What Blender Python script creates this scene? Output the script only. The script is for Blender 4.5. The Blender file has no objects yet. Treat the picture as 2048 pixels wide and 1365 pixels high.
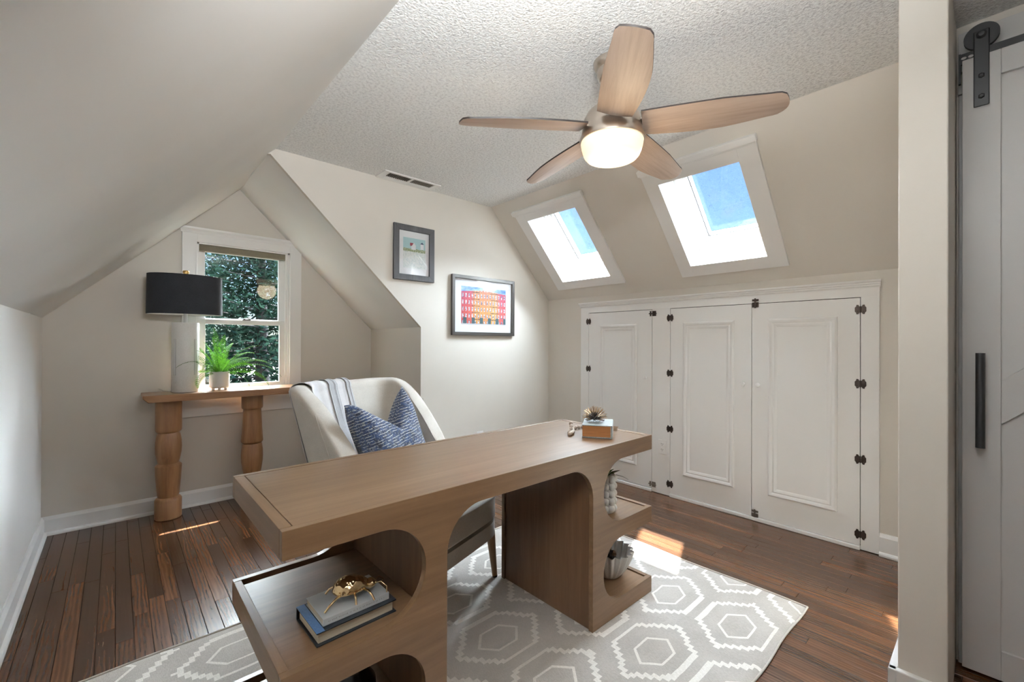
import bpy, bmesh, math, random
from math import sin, cos, pi, radians, sqrt, atan2
from mathutils import Vector, Matrix, noise
random.seed(7)
sc = bpy.context.scene
col = sc.collection

# ------------------------------------------------------------------ camera
TH, PIT, ROL, FPX, CAMZ = radians(47.8336), radians(0.1779), radians(0.2154), 874.67, 1.217
F = Vector((cos(TH)*cos(PIT), sin(TH)*cos(PIT), sin(PIT)))
R = Vector((sin(TH), -cos(TH), 0.0)); U = R.cross(F)
R2 = R*cos(ROL) + U*sin(ROL); U2 = U*cos(ROL) - R*sin(ROL)
cd = bpy.data.cameras.new('camera'); cam = bpy.data.objects.new('camera', cd); col.objects.link(cam)
M = Matrix(((R2.x, U2.x, -F.x, 0), (R2.y, U2.y, -F.y, 0), (R2.z, U2.z, -F.z, CAMZ), (0, 0, 0, 1)))
cam.matrix_world = M
cd.sensor_fit = 'HORIZONTAL'; cd.sensor_width = 36.0; cd.lens = FPX/2048*36
cd.clip_start = 0.03; cd.clip_end = 300
sc.camera = cam

# ------------------------------------------------------------------ world, sun, sky light, fill, exposure
SUN_TO = Vector((0.307, 0.518, 1.0)).normalized()      # direction towards the sun
def look_light(name, kind, direction, loc=(0, 0, 5), **kw):
    l = bpy.data.lights.new(name, kind); o = bpy.data.objects.new(name, l); col.objects.link(o)
    o.rotation_euler = Vector(direction).to_track_quat('Z', 'Y').to_euler(); o.location = loc
    for k, v in kw.items(): setattr(l, k, v)
    return o
look_light('sun', 'SUN', SUN_TO, energy=36.0, angle=radians(0.7), color=(1.0, 0.93, 0.82))
look_light('daylight', 'SUN', (0.38, 0.15, 0.90), energy=135, angle=radians(110), color=(0.87, 0.94, 1.0))
look_light('fill_light', 'AREA', (0.15, -0.38, -0.9), loc=(0.35, 0.12, 1.95), energy=50, shape='DISK', size=0.5, color=(0.95, 0.98, 1.0))  # added fill lamp, out of view, aimed up to brighten ceiling and left slope
w = bpy.data.worlds.new('sky'); sc.world = w; w.use_nodes = True
nt = w.node_tree; nt.nodes.clear()
def wn(t, **kw):
    n = nt.nodes.new(t)
    for k, v in kw.items():
        if k in n.inputs: n.inputs[k].default_value = v
        else: setattr(n, k, v)
    return n
sky = wn('ShaderNodeTexSky'); sky.sky_type = 'NISHITA'; sky.sun_disc = False
sky.sun_elevation = math.asin(SUN_TO.z); sky.sun_rotation = atan2(SUN_TO.x, SUN_TO.y)
tc = wn('ShaderNodeTexCoord'); nz = wn('ShaderNodeTexNoise', Scale=2.6, Detail=6.0, Roughness=0.6)
rp = wn('ShaderNodeValToRGB'); rp.color_ramp.elements[0].position = 0.50; rp.color_ramp.elements[1].position = 0.72
mx = wn('ShaderNodeMix'); mx.data_type = 'RGBA'
mul = wn('ShaderNodeMix'); mul.data_type = 'RGBA'; mul.blend_type = 'MULTIPLY'; mul.inputs[0].default_value = 1.0
mul.inputs[7].default_value = (0.085, 0.103, 0.128, 1)
bg = wn('ShaderNodeBackground', Strength=1.0); out = wn('ShaderNodeOutputWorld')
L = nt.links.new
L(tc.outputs['Generated'], nz.inputs['Vector']); L(nz.outputs['Fac'], rp.inputs['Fac'])
L(sky.outputs[0], mul.inputs[6]); L(rp.outputs[0], mx.inputs[0]); L(mul.outputs[2], mx.inputs[6]); mx.inputs[7].default_value = (0.45, 0.48, 0.51, 1)
L(mx.outputs[2], bg.inputs[0]); L(bg.outputs[0], out.inputs[0])
sc.view_settings.view_transform = 'Standard'; sc.view_settings.look = 'None'
sc.view_settings.gamma = 1.0; sc.view_settings.use_curve_mapping = False
sc.view_settings.exposure = 1.0
cy = sc.cycles
cy.max_bounces = 10; cy.diffuse_bounces = 6; cy.glossy_bounces = 4; cy.transmission_bounces = 6; cy.transparent_max_bounces = 10
cy.caustics_reflective = False; cy.caustics_refractive = False; cy.sample_clamp_indirect = 6.0

# ------------------------------------------------------------------ materials
def srgb(r, g, b):
    f = lambda c: (c/255)/12.92 if c/255 <= 0.04045 else ((c/255+0.055)/1.055)**2.4
    return (f(r), f(g), f(b), 1.0)
class Mat:
    def __init__(s, name, color=(0.8, 0.8, 0.8, 1), rough=0.5, metal=0.0, **kw):
        s.m = bpy.data.materials.new(name); s.m.use_nodes = True; s.t = s.m.node_tree
        s.b = s.t.nodes['Principled BSDF']; s.o = s.t.nodes['Material Output']
        s.b.inputs['Base Color'].default_value = color; s.b.inputs['Roughness'].default_value = rough
        s.b.inputs['Metallic'].default_value = metal
        for k, v in kw.items(): s.b.inputs[k].default_value = v
    def n(s, t, **kw):
        n = s.t.nodes.new(t)
        for k, v in kw.items():
            k2 = k.replace('_', ' ')
            if k in n.inputs: n.inputs[k].default_value = v
            elif k2 in n.inputs: n.inputs[k2].default_value = v
            else: setattr(n, k, v)
        return n
    def l(s, a, b): s.t.links.new(a, b)
    def math(s, op, a, b=None, c=None):
        n = s.n('ShaderNodeMath'); n.operation = op
        for i, v in enumerate((a, b, c)):
            if v is None: continue
            if isinstance(v, (int, float)): n.inputs[i].default_value = v
            else: s.l(v, n.inputs[i])
        return n.outputs[0]
    def coord(s, kind='Object', scale=(1, 1, 1), rot=(0, 0, 0)):
        t = s.n('ShaderNodeTexCoord'); mp = s.n('ShaderNodeMapping')
        mp.inputs['Scale'].default_value = scale; mp.inputs['Rotation'].default_value = rot
        s.l(t.outputs[kind], mp.inputs['Vector']); return mp.outputs[0]
    def world(s, scale=(1, 1, 1), rot=(0, 0, 0)):
        g = s.n('ShaderNodeNewGeometry'); mp = s.n('ShaderNodeMapping')
        mp.inputs['Scale'].default_value = scale; mp.inputs['Rotation'].default_value = rot
        s.l(g.outputs['Position'], mp.inputs['Vector']); return mp.outputs[0]
    def noise(s, vec, scale, detail=3, rough=0.5, dist=0.0):
        n = s.n('ShaderNodeTexNoise'); n.inputs['Scale'].default_value = scale; n.inputs['Detail'].default_value = detail
        n.inputs['Roughness'].default_value = rough; n.inputs['Distortion'].default_value = dist
        s.l(vec, n.inputs['Vector']); return n.outputs['Fac']
    def ramp(s, fac, stops):
        r = s.n('ShaderNodeValToRGB'); e = r.color_ramp.elements
        while len(e) < len(stops): e.new(0.5)
        for i, (p, c) in enumerate(stops): e[i].position = p; e[i].color = c
        s.l(fac, r.inputs['Fac']); return r.outputs['Color']
    def mix(s, fac, a, b, mode='MIX'):
        n = s.n('ShaderNodeMix'); n.data_type = 'RGBA'; n.blend_type = mode
        for i, v in ((0, fac), (6, a), (7, b)):
            if isinstance(v, (int, float, tuple)): n.inputs[i].default_value = v
            else: s.l(v, n.inputs[i])
        return n.outputs[2]
    def base(s, c): s.l(c, s.b.inputs['Base Color']); return s
    def bump(s, h, strength=0.2, dist=0.002):
        b = s.n('ShaderNodeBump'); b.inputs['Strength'].default_value = strength; b.inputs['Distance'].default_value = dist
        s.l(h, b.inputs['Height']); s.l(b.outputs[0], s.b.inputs['Normal']); return s

def paint(name, color, rough=0.6, var=0.04, bump=0.12):
    m = Mat(name, color, rough)
    n = m.noise(m.world(), 1.3, 3)
    c2 = tuple(min(1, x*(1+var)) for x in color[:3])+(1,); c1 = tuple(x*(1-var) for x in color[:3])+(1,)
    m.base(m.ramp(n, [(0.3, c1), (0.7, c2)]))
    m.bump(m.noise(m.world(), 90, 4, 0.6), bump, 0.001); return m.m
P = {}
P['wall'] = paint('beige wall paint', (0.665, 0.625, 0.565, 1), 0.55)
P['slope'] = paint('pale slope paint', (0.79, 0.775, 0.745, 1), 0.55)
P['trim'] = paint('white trim paint', (0.82, 0.815, 0.80, 1), 0.32, 0.015, 0.05)
P['doorpaint'] = paint('barn door paint', (0.62, 0.61, 0.60, 1), 0.4, 0.03, 0.05)
P['reveal'] = paint('white shaft paint', (0.88, 0.88, 0.88, 1), 0.35, 0.01, 0.03)

m = Mat('popcorn ceiling', (0.74, 0.74, 0.72, 1), 0.9)
v = m.n('ShaderNodeTexVoronoi'); v.inputs['Scale'].default_value = 120; v.inputs['Randomness'].default_value = 1.0
wc = m.world(); m.l(wc, v.inputs['Vector'])
big = m.noise(wc, 75, 4, 0.7)
h = m.math('ADD', m.math('MULTIPLY', m.math('SUBTRACT', 1.0, v.outputs['Distance']), 0.6), m.math('MULTIPLY', big, 1.5))
m.base(m.ramp(big, [(0.36, (0.66, 0.66, 0.65, 1)), (0.54, (0.86, 0.865, 0.85, 1))])); m.bump(h, 0.8, 0.0045)
P['popcorn'] = m.m

def wood(name, dark, mid, light, axis=0, rough=0.45, fine=60, wide=6, ring=0.0, rnd=False, world=False, bump=0.15):
    m = Mat(name, mid, rough)
    s = [1, 1, 1]; s[axis] = 0.06
    vec = m.world() if world else m.coord('Object')
    if rnd:
        oi = m.n('ShaderNodeObjectInfo'); add = m.n('ShaderNodeVectorMath'); add.operation = 'ADD'
        sc_ = m.n('ShaderNodeVectorMath'); sc_.operation = 'SCALE'; comb = m.n('ShaderNodeCombineXYZ')
        m.l(oi.outputs['Random'], comb.inputs[0]); m.l(oi.outputs['Random'], comb.inputs[1]); m.l(oi.outputs['Random'], comb.inputs[2])
        m.l(comb.outputs[0], sc_.inputs[0]); sc_.inputs['Scale'].default_value = 37.0
        m.l(vec, add.inputs[0]); m.l(sc_.outputs[0], add.inputs[1]); vec = add.outputs[0]
    mp = m.n('ShaderNodeMapping'); mp.inputs['Scale'].default_value = s; m.l(vec, mp.inputs['Vector'])
    f = m.noise(mp.outputs[0], fine, 5, 0.65, 0.3); g = m.noise(mp.outputs[0], wide, 3, 0.5, 1.2)
    if ring:
        wv = m.n('ShaderNodeTexWave'); wv.inputs['Scale'].default_value = ring; wv.inputs['Distortion'].default_value = 7.0
        wv.inputs['Detail'].default_value = 3; wv.inputs['Detail Scale'].default_value = 1.2
        mp2 = m.n('ShaderNodeMapping'); s2 = [1, 1, 1]; s2[axis] = 0.15; mp2.inputs['Scale'].default_value = s2; m.l(vec, mp2.inputs['Vector']); m.l(mp2.outputs[0], wv.inputs['Vector'])
        if axis == 1: wv.bands_direction = 'X'
        f = m.math('ADD', m.math('MULTIPLY', f, 0.76), m.math('MULTIPLY', wv.outputs['Fac'], 0.24))
    mixf = m.math('ADD', m.math('MULTIPLY', f, 0.55), m.math('MULTIPLY', g, 0.45))
    c = m.ramp(mixf, [(0.28, dark), (0.5, mid), (0.74, light)])
    if rnd:
        tone = m.ramp(oi.outputs['Random'], [(0.0, (0.62, 0.60, 0.60, 1)), (0.5, (1.0, 0.96, 0.92, 1)), (1.0, (1.35, 1.22, 1.10, 1))])
        c = m.mix(1.0, c, tone, 'MULTIPLY')
    m.base(c); m.bump(f, bump, 0.001); return m
fl = wood('stained oak floor', (0.030, 0.013, 0.006, 1), (0.075, 0.034, 0.016, 1), (0.135, 0.066, 0.032, 1), 1, 0.27, 52, 5, 20.0, True, True, 0.12)
P['floor'] = fl.m
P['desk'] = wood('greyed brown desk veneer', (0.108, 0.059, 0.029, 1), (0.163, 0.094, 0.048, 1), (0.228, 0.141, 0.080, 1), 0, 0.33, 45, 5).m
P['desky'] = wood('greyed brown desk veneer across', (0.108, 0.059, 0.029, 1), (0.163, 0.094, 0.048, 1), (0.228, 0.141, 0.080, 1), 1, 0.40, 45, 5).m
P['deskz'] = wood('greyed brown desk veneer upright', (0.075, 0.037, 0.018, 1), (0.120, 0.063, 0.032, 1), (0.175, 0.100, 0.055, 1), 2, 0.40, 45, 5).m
P['mango'] = wood('honey mango wood', (0.13, 0.055, 0.022, 1), (0.27, 0.130, 0.055, 1), (0.42, 0.23, 0.11, 1), 2, 0.38, 30, 7, 0, False, False).m
P['mangox'] = wood('honey mango wood top', (0.13, 0.060, 0.026, 1), (0.25, 0.125, 0.058, 1), (0.37, 0.21, 0.11, 1), 0, 0.30, 30, 7).m
P['blade'] = wood('washed oak blade', (0.36, 0.255, 0.19, 1), (0.50, 0.375, 0.29, 1), (0.62, 0.49, 0.40, 1), 0, 0.45, 50, 9).m
P['chairleg'] = wood('light oak chair leg', (0.24, 0.14, 0.065, 1), (0.36, 0.22, 0.11, 1), (0.40, 0.25, 0.13, 1), 2, 0.4, 50, 6).m

def fabric(name, c1, c2, scale=420, rough=0.9, bump=0.25):
    m = Mat(name, c1, rough); m.b.inputs['Sheen Weight'].default_value = 0.25 if c2[0] > 0.05 else 0.03
    n = m.noise(m.coord('Object', (1, 1, 2.2)), scale, 2, 0.7); n2 = m.noise(m.coord('Object'), 9, 3)
    k = m.math('ADD', m.math('MULTIPLY', n, 0.7), m.math('MULTIPLY', n2, 0.3))
    m.base(m.ramp(k, [(0.38, c1), (0.62, c2)])); m.bump(n, bump, 0.001); return m.m
P['linen'] = fabric('oatmeal linen', (0.44, 0.40, 0.345, 1), (0.60, 0.56, 0.50, 1))
P['throw'] = fabric('pale grey throw', (0.58, 0.56, 0.56, 1), (0.72, 0.70, 0.70, 1), 260)
P['throwstripe'] = fabric('silver grey stripe of throw', (0.36, 0.36, 0.37, 1), (0.48, 0.48, 0.49, 1), 260)
P['shade'] = fabric('black linen lampshade', (0.008, 0.009, 0.014, 1), (0.024, 0.026, 0.034, 1), 300, 0.8, 0.3)
P['shade_in'] = Mat('white lampshade lining', (0.8, 0.79, 0.76, 1), 0.8).m
P['black'] = Mat('matt black steel', (0.012, 0.012, 0.013, 1), 0.45, 0.3).m
P['ceramic'] = fabric('off white ceramic', (0.70, 0.69, 0.66, 1), (0.80, 0.79, 0.77, 1), 160, 0.35, 0.08)
P['potmat'] = Mat('ribbed white pot', (0.70, 0.68, 0.66, 1), 0.35).m
P['slot'] = Mat('bright glass slot', (0.80, 0.80, 0.80, 1), 0.15).m
P['nickel'] = Mat('brushed nickel', (0.60, 0.53, 0.46, 1), 0.30, 1.0).m
m = Mat('hammered gold brass', (0.78, 0.58, 0.33, 1), 0.14, 1.0)
vo = m.n('ShaderNodeTexVoronoi'); vo.feature = 'SMOOTH_F1'; vo.inputs['Scale'].default_value = 95; vo.inputs['Smoothness'].default_value = 0.7; m.l(m.coord('Object'), vo.inputs['Vector']); m.bump(vo.outputs['Distance'], 0.8, 0.004); P['gold'] = m.m; P['goldleg'] = Mat('smooth gold brass', (0.78, 0.58, 0.33, 1), 0.2, 1.0).m
P['goldsat'] = Mat('satin brass', (0.72, 0.47, 0.18, 1), 0.3, 1.0).m
P['bronze'] = Mat('dark bronze hinge', (0.045, 0.032, 0.026, 1), 0.40, 0.7).m
P['pewter'] = Mat('worn pewter latch', (0.25, 0.22, 0.19, 1), 0.38, 0.8).m
P['gap'] = Mat('dark gap', (0.012, 0.010, 0.008, 1), 0.9).m
P['plastic'] = Mat('white plastic', (0.84, 0.83, 0.81, 1), 0.3).m
P['duct'] = Mat('dark duct', (0.02, 0.016, 0.012, 1), 0.8).m
P['slat'] = Mat('taupe vent slats', (0.22, 0.19, 0.16, 1), 0.5).m
P['bladeedge'] = Mat('dark blade edge', (0.018, 0.013, 0.012, 1), 0.5).m
m = Mat('lit opal glass', (0.9, 0.78, 0.55, 1), 0.3); m.b.inputs['Emission Color'].default_value = (1.0, 0.78, 0.50, 1)
gn = m.noise(m.coord('Object', (3, 3, 9)), 1.6, 2, 0.5, 0.6)
m.l(m.math('ADD', 0.24, m.math('MULTIPLY', gn, 0.42)), m.b.inputs['Emission Strength']); P['opal'] = m.m
def glass(name, tint=(1, 1, 1, 1), dirt=0.0, dirtcol=(0.85, 0.88, 0.9, 1)):
    m = Mat(name); m.t.nodes.remove(m.b)
    tr = m.n('ShaderNodeBsdfTransparent'); tr.inputs[0].default_value = tint
    gl = m.n('ShaderNodeBsdfGlossy'); gl.inputs['Roughness'].default_value = 0.02
    lw = m.n('ShaderNodeLayerWeight'); lw.inputs['Blend'].default_value = 0.5
    fr = m.math('ADD', 0.035, m.math('MULTIPLY', m.math('POWER', lw.outputs['Facing'], 5.0), 0.9))
    ms = m.n('ShaderNodeMixShader'); m.l(fr, ms.inputs[0]); m.l(tr.outputs[0], ms.inputs[1]); m.l(gl.outputs[0], ms.inputs[2])
    o = ms.outputs[0]
    if dirt:
        vec = m.coord('Object'); n1 = m.noise(vec, 60, 4, 0.75, 1.5); n2 = m.noise(vec, 5, 3, 0.6)
        f = m.math('MULTIPLY', m.math('GREATER_THAN', n1, 0.60), m.math('MULTIPLY', n2, dirt*0.6))
        f = m.math('ADD', f, m.math('MULTIPLY', n2, dirt*0.35))
        m.l(m.mix(m.math('MINIMUM', m.math('MULTIPLY', f, 4.0), 1.0), tint, tuple(x*0.62 for x in dirtcol[:3])+(1,)), tr.inputs[0])
    m.l(o, m.o.inputs['Surface']); return m.m
P['glass'] = glass('window glass', (0.97, 0.99, 0.99, 1), 0.05)
P['skyglass'] = glass('rain marked roof glass', (0.93, 0.97, 1.0, 1), 0.16)
P['picglass'] = glass('picture glass')
P['blind'] = fabric('olive roller blind', (0.19, 0.165, 0.115, 1), (0.25, 0.22, 0.16, 1), 300)
P['soil'] = Mat('dark soil', (0.03, 0.02, 0.015, 1), 0.95).m
def leafmat(name, a, b, tr=0.25):
    m = Mat(name, a, 0.8); m.b.inputs['Specular IOR Level'].default_value = 0.0 if 'evergreen' in name else 0.2; oi = m.noise(m.coord('Object'), 14, 2)
    m.base(m.ramp(oi, [(0.35, a), (0.65, b)])); m.b.inputs['Transmission Weight'].default_value = 0.0
    t = m.n('ShaderNodeBsdfTranslucent'); t.inputs[0].default_value = b
    ms = m.n('ShaderNodeMixShader'); ms.inputs[0].default_value = tr
    m.l(m.b.outputs[0], ms.inputs[1]); m.l(t.outputs[0], ms.inputs[2]); m.l(ms.outputs[0], m.o.inputs['Surface']); return m.m
P['fern'] = leafmat('fern green', (0.018, 0.090, 0.006, 1), (0.080, 0.22, 0.015, 1), 0.35)
P['succ'] = leafmat('dusky succulent leaf', (0.06, 0.07, 0.05, 1), (0.16, 0.15, 0.12, 1), 0.1)
P['succg'] = leafmat('green succulent leaf', (0.03, 0.08, 0.01, 1), (0.08, 0.18, 0.03, 1), 0.1)
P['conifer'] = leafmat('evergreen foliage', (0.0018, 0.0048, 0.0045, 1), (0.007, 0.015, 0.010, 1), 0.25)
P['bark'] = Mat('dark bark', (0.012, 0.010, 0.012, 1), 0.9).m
P['lawn'] = paint('distant lawn', (0.018, 0.018, 0.015, 1), 0.9, 0.2)
P['navy'] = fabric('navy book cloth', (0.003, 0.005, 0.009, 1), (0.007, 0.011, 0.018, 1), 300, 0.5)
P['bluecl'] = fabric('blue book cloth strip', (0.06, 0.15, 0.33, 1), (0.10, 0.21, 0.42, 1), 300, 0.6)
P['paperw'] = paint('white book jacket', (0.76, 0.79, 0.80, 1), 0.4, 0.02)
P['inkgrey'] = Mat('pale grey print', (0.42, 0.40, 0.39, 1), 0.6).m
def pages(name, a, b):
    m = Mat(name, a, 0.8); n = m.noise(m.coord('Object', (1, 1, 60)), 12, 2); m.base(m.ramp(n, [(0.4, a), (0.6, b)])); return m.m
P['pages'] = pages('cream page block', (0.62, 0.54, 0.40, 1), (0.75, 0.67, 0.53, 1))
P['brownpages'] = pages('rust brown page block', (0.22, 0.085, 0.022, 1), (0.30, 0.12, 0.035, 1))
P['greycl'] = fabric('grey green book cover', (0.20, 0.23, 0.23, 1), (0.32, 0.36, 0.36, 1), 120, 0.45)
P['rope'] = fabric('jute tassel', (0.28, 0.19, 0.12, 1), (0.45, 0.33, 0.23, 1), 200)
P['bead'] = Mat('whitewashed wooden bead', (0.50, 0.43, 0.37, 1), 0.6).m
P['pod'] = Mat('dark seed pod', (0.055, 0.040, 0.035, 1), 0.45).m
P['podl'] = Mat('tan seed pod', (0.28, 0.15, 0.08, 1), 0.5).m
P['needle'] = Mat('dark metal needle', (0.04, 0.035, 0.035, 1), 0.4, 0.6).m
P['needletip'] = Mat('bronze needle tip', (0.42, 0.28, 0.15, 1), 0.35, 0.8).m
P['mat'] = Mat('white mount board', (0.82, 0.83, 0.85, 1), 0.8).m
P['greyframe'] = wood('charcoal picture frame wood', (0.045, 0.045, 0.048, 1), (0.075, 0.075, 0.08, 1), (0.12, 0.12, 0.125, 1), 2, 0.5, 60, 8).m
P['steelframe'] = Mat('dark steel picture frame', (0.13, 0.125, 0.12, 1), 0.35, 0.8).m
P['blackglaze'] = Mat('black glazed vase', (0.006, 0.006, 0.007, 1), 0.25).m

# pillow: broken cream dashes on mottled blue
m = Mat('blue woven pillow', (0.03, 0.07, 0.17, 1), 0.85); m.b.inputs['Sheen Weight'].default_value = 0.2
uv = m.n('ShaderNodeTexCoord').outputs['UV']
mp = m.n('ShaderNodeMapping'); m.l(uv, mp.inputs['Vector']); mp.inputs['Scale'].default_value = (1, 1, 1)
wob = m.noise(mp.outputs[0], 9, 3, 0.6)
sx = m.n('ShaderNodeSeparateXYZ'); m.l(mp.outputs[0], sx.inputs[0])
vv = m.math('ADD', sx.outputs[1], m.math('MULTIPLY', wob, 0.040))
row = m.math('PINGPONG', m.math('MULTIPLY', vv, 36.0), 0.5)
st = m.n('ShaderNodeMapping'); m.l(mp.outputs[0], st.inputs['Vector']); st.inputs['Scale'].default_value = (11, 72, 1)
brk = m.noise(st.outputs[0], 1.0, 3, 0.7)
dash = m.math('MULTIPLY', m.math('LESS_THAN', row, 0.075), m.math('GREATER_THAN', brk, 0.47))
st2 = m.n('ShaderNodeMapping'); m.l(mp.outputs[0], st2.inputs['Vector']); st2.inputs['Scale'].default_value = (95, 24, 1)
tick = m.math('GREATER_THAN', m.noise(st2.outputs[0], 1.0, 2, 0.7), 0.585)
mot = m.noise(mp.outputs[0], 14, 4, 0.8)
bl = m.ramp(mot, [(0.40, (0.005, 0.009, 0.024, 1)), (0.54, (0.020, 0.045, 0.115, 1)), (0.68, (0.050, 0.098, 0.21, 1))])
c = m.mix(m.math('MULTIPLY', tick, 0.45), bl, (0.35, 0.36, 0.33, 1)); c = m.mix(dash, c, (0.72, 0.70, 0.62, 1))
m.base(c); m.bump(brk, 0.2, 0.002); P['pillow'] = m.m

# rug: hexagons woven in white on pale taupe, stepped slanting sides
m = Mat('hexagon woven rug', (0.5, 0.47, 0.43, 1), 0.95); m.b.inputs['Sheen Weight'].default_value = 0.3
g = m.n('ShaderNodeNewGeometry'); sx = m.n('ShaderNodeSeparateXYZ'); m.l(g.outputs['Position'], sx.inputs[0])
wb = m.noise(m.world(), 6, 2, 0.5); off = m.math('MULTIPLY', m.math('SUBTRACT', wb, 0.5), 0.012)
X0 = m.math('ADD', sx.outputs[0], off); Y0 = m.math('ADD', sx.outputs[1], off)
ST = 0.019
XS = m.math('SNAP', X0, ST); YS = m.math('SNAP', Y0, ST*0.62)
def hexd(x, y, cx, cy_, ax, ay, k):
    lx = m.math('ABSOLUTE', m.math('WRAP', m.math('SUBTRACT', x, cx), 0.403, -0.403))
    ly = m.math('ABSOLUTE', m.math('WRAP', m.math('SUBTRACT', y, cy_), 0.156, -0.156))
    a = m.math('MULTIPLY', ly, 1/ay)
    b = m.math('ADD', m.math('MULTIPLY', lx, 1/ax), m.math('MULTIPLY', ly, k))
    return m.math('MAXIMUM', a, b)
def both(x, y, ax, ay, k):
    return m.math('MINIMUM', hexd(x, y, 1.570, 0.896, ax, ay, k), hexd(x, y, 1.973, 1.052, ax, ay, k))
do = both(XS, YS, 0.215, 0.137, 4.23); di = both(X0, Y0, 0.107, 0.0625, 8.5)
def ring(d, lo, hi): return m.math('MULTIPLY', m.math('GREATER_THAN', d, lo), m.math('LESS_THAN', d, hi))
white = m.math('MAXIMUM', ring(do, 0.86, 1.0), ring(di, 0.86, 1.0))
fib = m.noise(m.world((1, 0.25, 1)), 420, 2, 0.7); blot = m.noise(m.world(), 7, 3)
base = m.ramp(m.math('ADD', m.math('MULTIPLY', fib, 0.6), m.math('MULTIPLY', blot, 0.4)), [(0.38, (0.37, 0.335, 0.30, 1)), (0.62, (0.50, 0.465, 0.425, 1))])
wc2 = m.ramp(fib, [(0.35, (0.66, 0.62, 0.56, 1)), (0.6, (0.80, 0.77, 0.72, 1))])
m.base(m.mix(white, base, wc2)); m.bump(m.math('ADD', fib, m.math('MULTIPLY', white, 0.8)), 0.35, 0.002); P['rug'] = m.m

# prints
def uvsep(m):
    t = m.n('ShaderNodeTexCoord'); s = m.n('ShaderNodeSeparateXYZ'); m.l(t.outputs['UV'], s.inputs[0]); return t.outputs['UV'], s.outputs[0], s.outputs[1]

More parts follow.
